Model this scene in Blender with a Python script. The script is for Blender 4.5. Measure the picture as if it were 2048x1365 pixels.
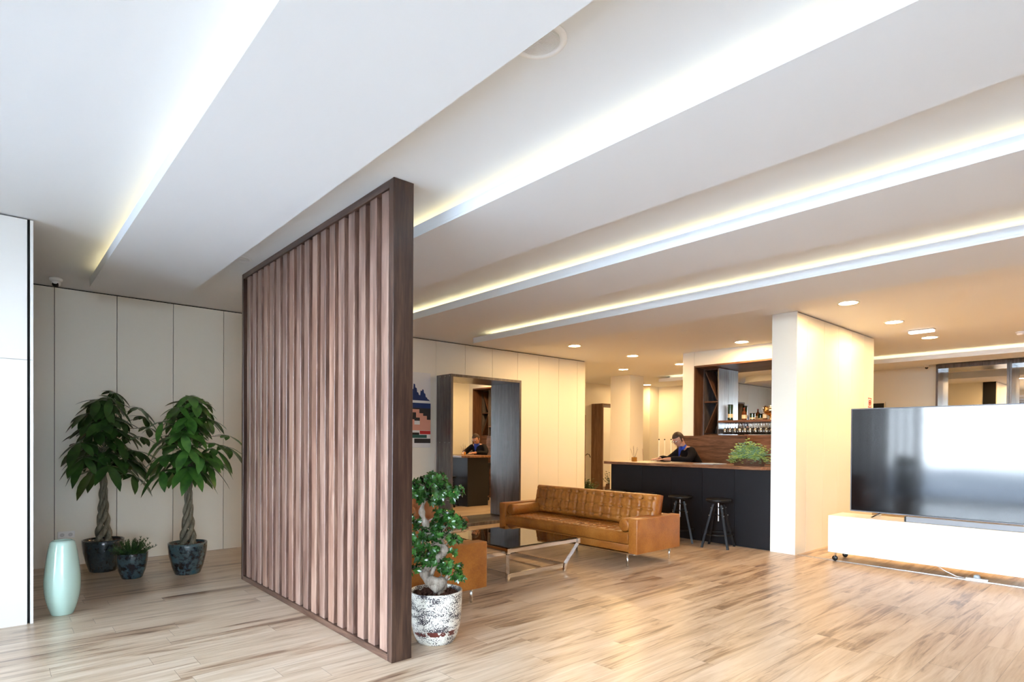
import bpy, bmesh, math, random
from math import sin, cos, pi, radians, sqrt, exp
from mathutils import Vector, Matrix, Euler
random.seed(7)
for o in list(bpy.data.objects): bpy.data.objects.remove(o)
SC = bpy.context.scene
COL = SC.collection

# ------------------------------------------------------------------ camera, world, exposure
F_PX, CY = 1180.26, 892.28
YAW, PITCH, ROLL = radians(48.510), radians(-.457), radians(.374)
CAM_H = 1.38
cam = bpy.data.cameras.new('camera'); co = bpy.data.objects.new('camera', cam); COL.objects.link(co)
fw = Vector((cos(YAW)*cos(PITCH), sin(YAW)*cos(PITCH), sin(PITCH)))
rt = Vector((sin(YAW), -cos(YAW), 0)); up = rt.cross(fw)
r2 = cos(ROLL)*rt + sin(ROLL)*up; u2 = -sin(ROLL)*rt + cos(ROLL)*up
M = Matrix((( r2.x, u2.x, -fw.x, 0), (r2.y, u2.y, -fw.y, 0), (r2.z, u2.z, -fw.z, CAM_H), (0,0,0,1)))
co.matrix_world = M
cam.sensor_fit = 'HORIZONTAL'; cam.sensor_width = 36
cam.lens = F_PX/2048*36
cam.shift_x = 0.0; cam.shift_y = (CY-682.5)/2048
cam.clip_start = .05; cam.clip_end = 200
SC.camera = co
vs = SC.view_settings
vs.view_transform = 'Standard'; vs.look = 'None'; vs.gamma = 1.0; vs.use_curve_mapping = False
vs.exposure = 0.46

SKY_BASE = 17.0; SKY_HAZE = 26.0
w = bpy.data.worlds.new('daylight'); SC.world = w; w.use_nodes = True
nt = w.node_tree; bg = nt.nodes['Background']
tc = nt.nodes.new('ShaderNodeTexCoord'); sx = nt.nodes.new('ShaderNodeSeparateXYZ')
rp = nt.nodes.new('ShaderNodeValToRGB')
nt.links.new(tc.outputs['Generated'], sx.inputs[0]); nt.links.new(sx.outputs['Z'], rp.inputs[0])
rp.color_ramp.elements[0].position = 0.0; rp.color_ramp.elements[0].color = (.80,.90,1,1)
rp.color_ramp.elements[1].position = .7; rp.color_ramp.elements[1].color = (.55,.74,1,1)
nt.links.new(rp.outputs[0], bg.inputs['Color'])
def wm(op, a, b=None):
    n = nt.nodes.new('ShaderNodeMath'); n.operation = op
    for k, v in enumerate((a, b)):
        if v is None: continue
        if isinstance(v, (int, float)): n.inputs[k].default_value = v
        else: nt.links.new(v, n.inputs[k])
    return n.outputs[0]
# clear sky above, bright sunlit haze low over the street (towards -X)
zz = wm('DIVIDE', sx.outputs['Z'], .24); band = wm('EXPONENT', wm('MULTIPLY', wm('MULTIPLY', zz, zz), -1.0))
dn = nt.nodes.new('ShaderNodeVectorMath'); dn.operation = 'DOT_PRODUCT'; nt.links.new(tc.outputs['Generated'], dn.inputs[0]); dn.inputs[1].default_value = (-.985, .17, 0)
az = wm('POWER', wm('MAXIMUM', dn.outputs['Value'], 0.0), 6.0)
nt.links.new(wm('ADD', wm('MULTIPLY', wm('MULTIPLY', band, az), SKY_HAZE), SKY_BASE), bg.inputs['Strength'])
sun = bpy.data.lights.new('sun', 'SUN'); sun.energy = 10.0; sun.angle = radians(.53); sun.color = (.92,.97,1)
so = bpy.data.objects.new('sun', sun); COL.objects.link(so); so.rotation_euler = Vector((0,-.5,.86)).to_track_quat('Z','Y').to_euler()

LED_STRENGTH = 5.5
LED_COL = (1.0, .80, .42)
DOWN_STRENGTH = 330.0
DOWN_COL = (1.0, .64, .29)

# ------------------------------------------------------------------ helpers
def obj(name, bm, mat, parent=None, smooth=False, loc=None):
    me = bpy.data.meshes.new(name)
    bmesh.ops.recalc_face_normals(bm, faces=bm.faces[:])
    bm.to_mesh(me); bm.free()
    if smooth:
        for p in me.polygons: p.use_smooth = True
    o = bpy.data.objects.new(name, me); COL.objects.link(o)
    for m in (mat if isinstance(mat, (list, tuple)) else [mat]): me.materials.append(m)
    if parent is not None: o.parent = parent
    if loc: o.location = loc
    if smooth == 'auto':
        try:
            me.set_sharp_from_angle(angle=radians(35))
        except Exception: pass
    return o
def thing(name, label, cat, loc=(0,0,0), rotz=0, group=None):
    o = bpy.data.objects.new(name, None); COL.objects.link(o)
    o.location = loc; o.rotation_euler = (0,0,rotz); o.empty_display_size = .1
    o['label'] = label; o['category'] = cat
    if group: o['group'] = group
    return o
def tag(o, label, cat, group=None):
    o['label'] = label; o['category'] = cat
    if group: o['group'] = group
    return o
def struct(name, bm, mat, smooth=False):
    o = obj(name, bm, mat, None, smooth); o['kind'] = 'structure'; return o
def dup(root, loc, rotz, label, group=None):
    r = root.copy(); COL.objects.link(r); r.location = loc; r.rotation_euler = (0,0,rotz); r['label'] = label
    if group: r['group'] = group
    def rec(s, d):
        for ch in list(s.children):
            c = ch.copy(); COL.objects.link(c); c.parent = d
            rec(ch, c)
    rec(root, r)
    return r
def NB(): return bmesh.new()
def box(bm, x0, x1, y0, y1, z0, z1, bev=0, seg=2, mi=0):
    r = bmesh.ops.create_cube(bm, size=1)
    vs_ = r['verts']
    for v in vs_:
        v.co = Vector(((x0+x1)/2 + v.co.x*(x1-x0), (y0+y1)/2 + v.co.y*(y1-y0), (z0+z1)/2 + v.co.z*(z1-z0)))
    fs = {f for v in vs_ for f in v.link_faces}
    for f in fs: f.material_index = mi
    if bev:
        es = list({e for v in vs_ for e in v.link_edges})
        bmesh.ops.bevel(bm, geom=es, offset=bev, segments=seg, profile=.5, affect='EDGES')
    return bm
def B(*a, **k): return box(NB(), *a, **k)
def xform(bm, mat, verts=None):
    bmesh.ops.transform(bm, matrix=mat, verts=verts or bm.verts[:]); return bm
def lathe(bm, prof, seg=32, c=(0,0,0), mi=0, cap=True):
    rings = []
    for r, z in prof:
        rings.append([bm.verts.new((c[0]+r*cos(2*pi*k/seg), c[1]+r*sin(2*pi*k/seg), c[2]+z)) for k in range(seg)])
    for a, b in zip(rings, rings[1:]):
        for k in range(seg):
            f = bm.faces.new((a[k], a[(k+1)%seg], b[(k+1)%seg], b[k])); f.material_index = mi
    if cap:
        for rg in (rings[0], rings[-1]):
            try:
                f = bm.faces.new(rg); f.material_index = mi
            except Exception: pass
    return bm
def tube(bm, pts, rad, seg=8, mi=0, cap=True):
    pts = [Vector(p) for p in pts]; n = len(pts)
    rads = rad if isinstance(rad, (list, tuple)) else [rad]*n
    rings = []; prev = None
    for i, p in enumerate(pts):
        t = (pts[min(i+1, n-1)] - pts[max(i-1, 0)]).normalized()
        if prev is None:
            a = Vector((0,0,1)) if abs(t.z) < .9 else Vector((1,0,0))
            nrm = t.cross(a).normalized()
        else:
            nrm = (prev - t*prev.dot(t)).normalized()
        prev = nrm; bn = t.cross(nrm)
        rings.append([bm.verts.new(p + rads[i]*(nrm*cos(2*pi*k/seg) + bn*sin(2*pi*k/seg))) for k in range(seg)])
    for a, b in zip(rings, rings[1:]):
        for k in range(seg):
            f = bm.faces.new((a[k], a[(k+1)%seg], b[(k+1)%seg], b[k])); f.material_index = mi
    if cap:
        for rg in (rings[0], rings[-1]):
            f = bm.faces.new(rg); f.material_index = mi
    return bm
def bar(bm, p0, p1, w_, h_, mi=0):
    # rectangular bar between two points; w_ horizontal, h_ in the plane of the bar and up
    p0, p1 = Vector(p0), Vector(p1); d = (p1-p0); L = d.length; d.normalize()
    a = Vector((0,0,1)) if abs(d.z) < .95 else Vector((1,0,0))
    s = d.cross(a).normalized(); u_ = s.cross(d)
    vs_ = []
    for t in (0, L):
        for i, j in ((-1,-1),(1,-1),(1,1),(-1,1)):
            vs_.append(bm.verts.new(p0 + d*t + s*(i*w_/2) + u_*(j*h_/2)))
    for q in ((0,1,2,3),(7,6,5,4),(0,4,5,1),(1,5,6,2),(2,6,7,3),(3,7,4,0)):
        f = bm.faces.new([vs_[k] for k in q]); f.material_index = mi
    return bm
def prism(bm, outline, z0, z1, mi=0):
    a = [bm.verts.new((x, y, z0)) for x, y in outline]; b = [bm.verts.new((x, y, z1)) for x, y in outline]
    n = len(a)
    f = bm.faces.new(a[::-1]); f.material_index = mi; f = bm.faces.new(b); f.material_index = mi
    for k in range(n):
        f = bm.faces.new((a[k], a[(k+1)%n], b[(k+1)%n], b[k])); f.material_index = mi
    return bm
def cushion(w_, h_, t, nx=0, ny=0, r=.035, depth=.018, res=.018, puff=.012, mi=0, seam=.5):
    """rounded upholstered pad: lies in XY (w_ by h_), front face at +Z, tufted with nx*ny buttons"""
    bm = NB(); N = max(8, int(w_/res)); Mh = max(8, int(h_/res))
    def e(d): return sqrt(max(0, 1-(1-min(d/r, 1))**2))
    bx = [(i+.5)/nx*w_ for i in range(nx)] if nx else []
    by = [(j+.5)/ny*h_ for j in range(ny)] if ny else []
    # edges denser
    def ticks(L, n):
        t_ = [0, r*.15, r*.4, r*.7] + [r + (L-2*r)*k/n for k in range(n+1)] + [L-r*.7, L-r*.4, L-r*.15, L]
        return t_
    us, vs_ = ticks(w_, N), ticks(h_, Mh)
    grid = []
    for v in vs_:
        row = []
        for u in us:
            z = (t-r) + r*min(e(u), e(w_-u))*min(e(v), e(h_-v))
            edge = min(1, min(u, w_-u, v, h_-v)/.05)
            if nx:
                sxp, syp = w_/nx, h_/ny
                du = min(abs(u-b) for b in bx); dv = min(abs(v-b) for b in by)
                d2 = min((u-a)**2+(v-b)**2 for a in bx for b in by)
                z += puff*edge - depth*exp(-d2/(.022**2))*edge
                z -= depth*seam*exp(-(du/.007)**2)*edge + depth*seam*exp(-(dv/.007)**2)*edge
                z += puff*.6*sin(pi*min(1, du/(sxp/2)))*sin(pi*min(1, dv/(syp/2)))*edge
            else:
                z += puff*edge*sin(pi*u/w_)*sin(pi*v/h_)
            row.append(bm.verts.new((u-w_/2, v-h_/2, z)))
        grid.append(row)
    for j in range(len(vs_)-1):
        for i in range(len(us)-1):
            bm.faces.new((grid[j][i], grid[j][i+1], grid[j+1][i+1], grid[j+1][i]))
    rim = grid[0][:] + [rw[-1] for rw in grid[1:]] + grid[-1][-2::-1] + [rw[0] for rw in grid[-2:0:-1]]
    b1 = [bm.verts.new((v.co.x*1.0, v.co.y*1.0, r*.4)) for v in rim]
    b0 = [bm.verts.new((v.co.x*(1-.6*r/w_*2), v.co.y*(1-.6*r/h_*2), 0)) for v in rim]
    n = len(rim)
    for k in range(n):
        bm.faces.new((rim[k], b1[k], b1[(k+1)%n], rim[(k+1)%n])); bm.faces.new((b1[k], b0[k], b0[(k+1)%n], b1[(k+1)%n]))
    bm.faces.new(b0)
    return bm
def buttons(bm, w_, h_, z, nx, ny, mat=None):
    for i in range(nx):
        for j in range(ny):
            r = bmesh.ops.create_uvsphere(bm, u_segments=8, v_segments=5, radius=.009)
            for v in r['verts']:
                v.co = Vector(((i+.5)/nx*w_-w_/2 + v.co.x, (j+.5)/ny*h_-h_/2 + v.co.y, z + v.co.z*.6))
    return bm

# ------------------------------------------------------------------ materials
def pmat(name, col, rough=.5, metal=0, spec=.5, coat=0, coat_r=.1, emis=None, estr=0, trans=0, ior=1.45):
    m = bpy.data.materials.new(name); m.use_nodes = True
    b = m.node_tree.nodes['Principled BSDF']
    b.inputs['Base Color'].default_value = (*col, 1); b.inputs['Roughness'].default_value = rough
    b.inputs['Metallic'].default_value = metal; b.inputs['Specular IOR Level'].default_value = spec
    b.inputs['Coat Weight'].default_value = coat; b.inputs['Coat Roughness'].default_value = coat_r
    b.inputs['Transmission Weight'].default_value = trans; b.inputs['IOR'].default_value = ior
    if emis:
        b.inputs['Emission Color'].default_value = (*emis, 1); b.inputs['Emission Strength'].default_value = estr
    return m
def nodes(m): return m.node_tree.nodes, m.node_tree.links, m.node_tree.nodes['Principled BSDF']
def math_(N, L, op, a, b=None, c=None):
    n = N.new('ShaderNodeMath'); n.operation = op
    for i, v in enumerate((a, b, c)):
        if v is None: continue
        if isinstance(v, (int, float)): n.inputs[i].default_value = v
        else: L.new(v, n.inputs[i])
    return n.outputs[0]
def ramp(N, L, fac, stops):
    r = N.new('ShaderNodeValToRGB'); L.new(fac, r.inputs[0]); e = r.color_ramp.elements
    while len(e) < len(stops): e.new(.5)
    for k, (p, c) in enumerate(stops): e[k].position = p; e[k].color = (*c, 1)
    return r.outputs[0]
def mixc(N, L, fac, a, b, mode='MIX'):
    n = N.new('ShaderNodeMix'); n.data_type = 'RGBA'; n.blend_type = mode
    if isinstance(fac, (int, float)): n.inputs[0].default_value = fac
    else: L.new(fac, n.inputs[0])
    for s, v in ((6, a), (7, b)):
        if isinstance(v, tuple): n.inputs[s].default_value = (*v, 1)
        else: L.new(v, n.inputs[s])
    return n.outputs[2]
def coords(N, L, scale=(1,1,1), kind='Object', loc=(0,0,0)):
    t = N.new('ShaderNodeTexCoord'); mp = N.new('ShaderNodeMapping')
    mp.inputs['Scale'].default_value = scale; mp.inputs['Location'].default_value = loc
    L.new(t.outputs[kind], mp.inputs[0]); return mp.outputs[0]
def noise(N, L, vec, scale=5, detail=4, rough=.55, dist=0):
    n = N.new('ShaderNodeTexNoise'); n.inputs['Scale'].default_value = scale; n.inputs['Detail'].default_value = detail
    n.inputs['Roughness'].default_value = rough; n.inputs['Distortion'].default_value = dist
    L.new(vec, n.inputs['Vector']); return n.outputs['Fac']
def bump(N, L, b, h, strength=.2, dist=.01):
    n = N.new('ShaderNodeBump'); n.inputs['Strength'].default_value = strength; n.inputs['Distance'].default_value = dist
    L.new(h, n.inputs['Height']); L.new(n.outputs[0], b.inputs['Normal'])

def wood(name, dark, mid, light, axis='z', rough=.45, coat=0.0, scale=1.0, strg=.15, cr=.25, cior=1.5):
    m = pmat(name, mid, rough, coat=coat, coat_r=cr); m.node_tree.nodes['Principled BSDF'].inputs['Coat IOR'].default_value = cior; N, L, b = nodes(m)
    s = {'x': (1.2, 14, 14), 'y': (14, 1.2, 14), 'z': (14, 14, 1.0)}[axis]
    oi = N.new('ShaderNodeObjectInfo')
    t = N.new('ShaderNodeTexCoord'); ad = N.new('ShaderNodeVectorMath'); ad.operation = 'ADD'
    cb = N.new('ShaderNodeCombineXYZ'); rr = math_(N, L, 'MULTIPLY', oi.outputs['Random'], 37.0)
    for k in range(3): L.new(rr, cb.inputs[k])
    L.new(t.outputs['Object'], ad.inputs[0]); L.new(cb.outputs[0], ad.inputs[1])
    mp = N.new('ShaderNodeMapping'); mp.inputs['Scale'].default_value = tuple(v*scale for v in s); L.new(ad.outputs[0], mp.inputs[0])
    n1 = noise(N, L, mp.outputs[0], 1.6, 7, .62, .6)
    n2 = noise(N, L, mp.outputs[0], 9, 3, .6)
    f = math_(N, L, 'MULTIPLY_ADD', n2, .35, math_(N, L, 'MULTIPLY', n1, .8))
    c = ramp(N, L, f, [(.36, dark), (.55, mid), (.78, light)])
    L.new(c, b.inputs['Base Color'])
    bump(N, L, b, f, strg, .004)
    return m

m_ceil = pmat('white_ceiling_paint', (.78,.80,.81), .75)
m_wall = pmat('cream_wall_panel', (.83,.80,.70), .38, spec=.4)
m_wallw = pmat('white_wall_panel', (.84,.83,.80), .35, spec=.4)
m_dark = pmat('black_shadow_gap', (.01,.01,.01), .8)
m_white = pmat('white_lacquer', (.86,.85,.82), .3)
m_plastic = pmat('white_plastic', (.85,.85,.84), .35)
m_black = pmat('black_satin', (.007,.007,.008), .42, spec=.35)
m_bar = pmat('matte_black_panel', (.009,.009,.011), .45, spec=.35)
m_blackmetal = pmat('black_metal', (.010,.010,.010), .32, metal=.3)
m_chrome = pmat('polished_chrome', (.80,.80,.80), .07, metal=1)
m_steel = pmat('brushed_steel', (.55,.56,.57), .28, metal=1)
m_gold = pmat('gold_plate', (.85,.60,.28), .15, metal=1)
m_mirror = pmat('mirror_glass', (.90,.90,.88), .0, metal=1)
m_screen = pmat('glossy_black_screen', (.004,.004,.005), .09, spec=.6, coat=.0, ior=1.5)
N, L, b = nodes(m_screen); bump(N, L, b, noise(N, L, coords(N, L, (1,.9,2.0)), 1.6, 1, .4), .03, .03)
m_glass = pmat('clear_glass', (.97,.99,.98), .0, trans=1, ior=1.45)
def thin_glass(name, tint=(.86,.92,.90), f=.12):
    m = bpy.data.materials.new(name); m.use_nodes = True; N = m.node_tree.nodes; L = m.node_tree.links
    for n in list(N): N.remove(n)
    o = N.new('ShaderNodeOutputMaterial'); t = N.new('ShaderNodeBsdfTransparent'); g = N.new('ShaderNodeBsdfGlossy')
    t.inputs[0].default_value = (*tint, 1); g.inputs['Roughness'].default_value = 0.01
    fr = N.new('ShaderNodeFresnel'); fr.inputs[0].default_value = 1.55
    mx = N.new('ShaderNodeMixShader'); L.new(math_(N, L, 'MULTIPLY_ADD', fr.outputs[0], 1.25, f*.3), mx.inputs[0])
    L.new(t.outputs[0], mx.inputs[1]); L.new(g.outputs[0], mx.inputs[2]); L.new(mx.outputs[0], o.inputs[0]); return m
m_tglass = thin_glass('table_glass', (.78,.82,.80), .1)
m_gl = thin_glass('thin_clear_glass', (.97,.98,.98), .6); m_gl.node_tree.nodes['Glossy BSDF'].inputs['Roughness'].default_value = .22
m_pane = thin_glass('window_glass', (.97,.98,.98), .0)

m_post = wood('shaded_stained_pine', (.012,.005,.004), (.040,.018,.012), (.095,.05,.032), 'z', .38, coat=.35, scale=.8)  # same wood as the slats, its colour darkened for the shaded face
m_slat = wood('glare_lightened_pine', (.045,.022,.016), (.165,.086,.062), (.36,.23,.175), 'z', .32, coat=1.0, scale=.8, cr=.38, cior=1.65)  # post wood lightened: daylight glare put into the slat colour
m_slat_b = wood('redder_glare_lightened_pine', (.060,.028,.018), (.215,.110,.075), (.42,.27,.20), 'z', .32, coat=1.0, scale=.8, cr=.38, cior=1.65)  # second slat tone, with the same glare in its colour
m_slath = wood('dark_stained_pine_rail', (.020,.009,.007), (.06,.028,.018), (.14,.075,.05), 'y', .38, coat=.3)
m_portal = wood('grey_brown_oak', (.028,.021,.020), (.078,.064,.062), (.17,.145,.14), 'z', .36, coat=.9)
m_walnut = wood('walnut_vertical', (.022,.009,.005), (.085,.038,.020), (.16,.08,.045), 'z', .4)
m_walnut_y = wood('walnut_horizontal', (.035,.014,.008), (.13,.058,.030), (.26,.13,.075), 'y', .4)
m_counter = wood('oiled_walnut_counter', (.06,.02,.010), (.20,.085,.040), (.40,.21,.11), 'y', .3, coat=.3)
m_oak = wood('brown_oak_veneer', (.07,.035,.018), (.16,.085,.045), (.26,.15,.085), 'z', .45)

def leather():
    m = pmat('tan_leather', (.46,.19,.04), .36, coat=.12, coat_r=.3); N, L, b = nodes(m)
    v = coords(N, L, (1,1,1))
    a = noise(N, L, v, 3.5, 4, .6); c = noise(N, L, v, 60, 2, .5)
    f = math_(N, L, 'MULTIPLY_ADD', c, .25, math_(N, L, 'MULTIPLY', a, .8))
    L.new(ramp(N, L, f, [(.3, (.20,.058,.008)), (.52, (.34,.115,.016)), (.75, (.47,.19,.035))]), b.inputs['Base Color'])
    L.new(math_(N, L, 'MULTIPLY_ADD', a, .25, .24), b.inputs['Roughness'])
    vo = N.new('ShaderNodeTexVoronoi'); vo.inputs['Scale'].default_value = 140; L.new(v, vo.inputs['Vector'])
    wr = noise(N, L, v, 14, 3, .6, 1.5)
    bump(N, L, b, math_(N, L, 'MULTIPLY_ADD', wr, 1.6, math_(N, L, 'MULTIPLY', vo.outputs['Distance'], .3)), .35, .006)
    return m
m_leather = leather()
m_leather2 = pmat('cognac_leather', (.26,.085,.028), .38, coat=.15, coat_r=.25)

def floor_mat():
    m = pmat('oak_plank_floor', (.5,.35,.2), .32, spec=.55, coat=.4, coat_r=.34); N, L, b = nodes(m)
    t = N.new('ShaderNodeTexCoord'); s = N.new('ShaderNodeSeparateXYZ'); L.new(t.outputs['Object'], s.inputs[0])
    PW, PL = .172, 1.28
    yy = math_(N, L, 'DIVIDE', s.outputs['Y'], PW); row = math_(N, L, 'FLOOR', yy)
    wn = N.new('ShaderNodeTexWhiteNoise'); wn.noise_dimensions = '1D'; L.new(row, wn.inputs['W'])
    xx = math_(N, L, 'ADD', math_(N, L, 'DIVIDE', s.outputs['X'], PL), wn.outputs['Value']); colm = math_(N, L, 'FLOOR', xx)
    cb = N.new('ShaderNodeCombineXYZ'); L.new(row, cb.inputs[0]); L.new(colm, cb.inputs[1])
    w2 = N.new('ShaderNodeTexWhiteNoise'); w2.noise_dimensions = '3D'; L.new(cb.outputs[0], w2.inputs['Vector'])
    rnd = w2.outputs['Value']
    # grain coordinates, shifted for every plank
    g = N.new('ShaderNodeCombineXYZ')
    L.new(math_(N, L, 'MULTIPLY_ADD', rnd, 31.0, math_(N, L, 'MULTIPLY', s.outputs['X'], .75)), g.inputs[0])
    L.new(math_(N, L, 'MULTIPLY_ADD', rnd, 57.0, math_(N, L, 'MULTIPLY', s.outputs['Y'], 7.5)), g.inputs[1])
    n1 = noise(N, L, g.outputs[0], 1.25, 5, .62, 1.2)
    g2 = N.new('ShaderNodeCombineXYZ')
    L.new(math_(N, L, 'MULTIPLY_ADD', rnd, 11.0, math_(N, L, 'MULTIPLY', s.outputs['X'], 1.6)), g2.inputs[0])
    L.new(math_(N, L, 'MULTIPLY', s.outputs['Y'], 42.0), g2.inputs[1])
    n2 = noise(N, L, g2.outputs[0], 1.5, 4, .7, .3)
    f = math_(N, L, 'MULTIPLY_ADD', n2, .30, math_(N, L, 'MULTIPLY', n1, .85))
    f = math_(N, L, 'ADD', f, math_(N, L, 'MULTIPLY_ADD', rnd, .12, -.06))
    c = ramp(N, L, f, [(.36, (.125,.070,.043)), (.45, (.31,.20,.125)), (.53, (.53,.39,.265)), (.70, (.68,.55,.42))])
    # joints
    fy = math_(N, L, 'FRACT', yy); fx = math_(N, L, 'FRACT', xx)
    jy = math_(N, L, 'LESS_THAN', fy, .014); jx = math_(N, L, 'LESS_THAN', fx, .0025)
    j = math_(N, L, 'MAXIMUM', jy, jx)
    c = mixc(N, L, math_(N, L, 'MULTIPLY', j, .55), c, (.10,.06,.035))
    L.new(c, b.inputs['Base Color'])
    L.new(math_(N, L, 'MULTIPLY_ADD', n2, .16, .24), b.inputs['Roughness'])
    bump(N, L, b, math_(N, L, 'SUBTRACT', math_(N, L, 'MULTIPLY', n2, .25), j), .12, .002)
    return m
m_floor = floor_mat()

def glaze(name, base, spots, thr, scale=28, rough=.15):
    m = pmat(name, base, rough, coat=.6, coat_r=.08); N, L, b = nodes(m)
    v = coords(N, L)
    n1 = noise(N, L, v, scale, 6, .75); n2 = noise(N, L, coords(N, L, (1,1,2.2)), 5, 4, .6)
    f = math_(N, L, 'MULTIPLY_ADD', n2, .45, math_(N, L, 'MULTIPLY', n1, .75))
    stops = [(thr-.03, spots[0])] + [(thr+.0+.06*k, c) for k, c in enumerate(spots[1:])] + [(min(.98, thr+.22), base)]
    L.new(ramp(N, L, f, stops), b.inputs['Base Color'])
    return m
m_potblue = glaze('blue_green_glaze', (.022,.080,.105), [(.008,.010,.018), (.014,.030,.045), (.06,.095,.10)], .56, 22)
m_potdark = glaze('dark_blue_glaze', (.009,.020,.032), [(.004,.005,.008), (.008,.015,.022), (.035,.055,.06)], .50, 26)
m_soil = pmat('bark_soil', (.055,.020,.012), .9)
def speckle():
    m = pmat('speckled_white_glaze', (.75,.72,.65), .3, coat=.4, coat_r=.1); N, L, b = nodes(m)
    v = coords(N, L)
    n1 = noise(N, L, v, 150, 3, .6); n2 = noise(N, L, coords(N, L, (1,1,2.6)), 6.5, 3, .6)
    f = math_(N, L, 'MULTIPLY_ADD', n2, .72, math_(N, L, 'MULTIPLY', n1, .9))
    c = ramp(N, L, f, [(0, (.72,.70,.63)), (.835, (.72,.70,.63)), (.85, (.03,.025,.035)), (1, (.03,.025,.035))])
    s = N.new('ShaderNodeSeparateXYZ'); L.new(v, s.inputs[0])
    # rust coloured streak low on the pot
    band = math_(N, L, 'LESS_THAN', math_(N, L, 'ABSOLUTE', math_(N, L, 'SUBTRACT', s.outputs['Z'], .085)), .016)
    n3 = noise(N, L, v, 16, 2); rb = math_(N, L, 'MULTIPLY', band, math_(N, L, 'GREATER_THAN', n3, .52))
    c = mixc(N, L, rb, c, (.10,.02,.015)); L.new(c, b.inputs['Base Color'])
    bump(N, L, b, n1, .15, .003); return m
m_speck = speckle()
m_mint = pmat('mint_glaze', (.50,.70,.62), .16, coat=.5, coat_r=.08)
m_rim = pmat('dark_rim_glaze', (.05,.05,.08), .2)

def leafmat(name, a, b_, rough=.28, scale=9):
    m = pmat(name, a, rough, coat=.25, coat_r=.2); N, L, b = nodes(m)
    L.new(ramp(N, L, noise(N, L, coords(N, L), scale, 2, .5), [(.35, a), (.65, b_)]), b.inputs['Base Color'])
    return m
m_leaf = leafmat('dark_green_leaf', (.014,.046,.010), (.040,.105,.020))
m_leaf2 = leafmat('fresh_green_leaf', (.022,.078,.014), (.075,.20,.035))
m_leafb = leafmat('glossy_ficus_leaf', (.010,.044,.010), (.045,.15,.025), .16, 14)
m_leafy = leafmat('yellow_green_leaf', (.34,.52,.12), (.78,.82,.26), .5, 20)
m_leafc = leafmat('conifer_green', (.012,.05,.018), (.05,.13,.03), .5, 16)
m_bark = wood('green_brown_bark', (.05,.045,.03), (.14,.13,.09), (.30,.26,.20), 'z', .8, scale=2)
m_bark2 = wood('pale_grey_bark', (.10,.075,.055), (.28,.23,.185), (.5,.44,.37), 'z', .75, scale=2.2)

m_led = pmat('led_strip', (1,1,1), .5, emis=LED_COL, estr=LED_STRENGTH)
m_down = pmat('downlight_diffuser', (1,1,1), .5, emis=DOWN_COL, estr=DOWN_STRENGTH)
m_emer = pmat('emergency_diffuser', (1,1,1), .4, emis=(.85,.9,1), estr=3.0)

# ------------------------------------------------------------------ room shell
CZ = 3.0
YW = 7.95; YL = 5.636
struct('floor', B(-1.85, 14.9, -4.2, 10.9, -.08, 0), m_floor)
struct('ceiling', B(-1.95, 14.95, -4.3, 10.95, CZ, CZ+.1), m_ceil)
G = .006
def panelled(bm, axis, seams, a0, a1, p0, p1, z1=CZ-.014, z0=0.0, back=None):
    """wall made of panels split at seams. axis 'x': runs along X between a0..a1 with thickness p0..p1 in Y"""
    ss = [a0] + list(seams) + [a1]
    for i in range(len(ss)-1):
        s0 = ss[i] + (G/2 if i else 0); s1 = ss[i+1] - (G/2 if i < len(ss)-2 else 0)
        if axis == 'x': box(bm, s0, s1, p0, p1, z0, z1)
        else: box(bm, p0, p1, s0, s1, z0, z1)
    return bm
# long panelled wall with the painting and the mirror
seams_b = [-.60,-.046,.514,1.073,1.635,2.195,2.755,3.31,3.87,4.43,4.94,5.383,5.97,6.56,7.155,7.689,8.226,8.754]
struct('wall_back', panelled(NB(), 'x', seams_b, -1.85, 8.99, YW, YW+.02), m_wall)
bm = B(-1.85, 8.985, YW+.021, YW+.12, 0, CZ-.001); struct('trim_1', bm, m_dark)
struct('wall_passage', B(8.86, 8.99, YW+.121, 10.85, 0, CZ-.002), m_wall)
# near left wall with its dark reveal and end strip
bm = NB(); box(bm, -1.85, .205, YL, YL+.03, 0, 1.955); box(bm, -1.85, .205, YL, YL+.03, 1.958, CZ-.012); struct('wall_left', bm, m_wallw)
bm = NB(); box(bm, .222, .24, YL, YL+.12, 0, 1.955); box(bm, .222, .24, YL, YL+.12, 1.958, CZ-.012); struct('trim_2', bm, m_wallw)
struct('trim_3', B(-1.85, .2215, YL+.031, YL+.12, 0, CZ-.002), m_dark)
struct('wall_recess', B(-1.4, -1.3, YL+.121, YW-.001, 0, CZ-.002), m_wall)
# facade to the left of the camera (behind its view): glazed
XF = -1.85
bm = NB()
for y0, y1 in ((-4.2,-2.2),(1.2,1.28)): box(bm, XF-.1, XF, y0, y1, .08, 2.62)
box(bm, XF-.1, XF, -4.2, 4.95, 2.62, CZ); box(bm, XF-.1, XF, -4.2, 4.95, 0, .08)
box(bm, XF-.1, XF, 4.95, 7.95, 0, CZ)
struct('wall_facade', bm, m_wallw)
for k, (y0, y1) in enumerate(((-2.2,1.2),(1.28,4.95))):
    struct('window_%d' % (k+1), B(XF-.06, XF-.05, y0, y1, .08, 2.62), m_pane)
# unseen wall behind the camera: dark finish to cut bounce, opening added for light
b = B(.6, 14.9, -4.3, -4.2, 0, CZ); box(b, -1.85, .6, -4.3, -4.2, 2.62, CZ); box(b, -1.85, .6, -4.3, -4.2, 0, .08); box(b, -1.85, -1.75, -4.3, -4.2, .08, 2.62)
struct('wall_front', b, m_portal)
struct('window_3', B(-1.75, .6, -4.26, -4.25, .08, 2.62), m_pane)  # unseen glazing, put in to brighten the left wall, floor and recess
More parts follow.
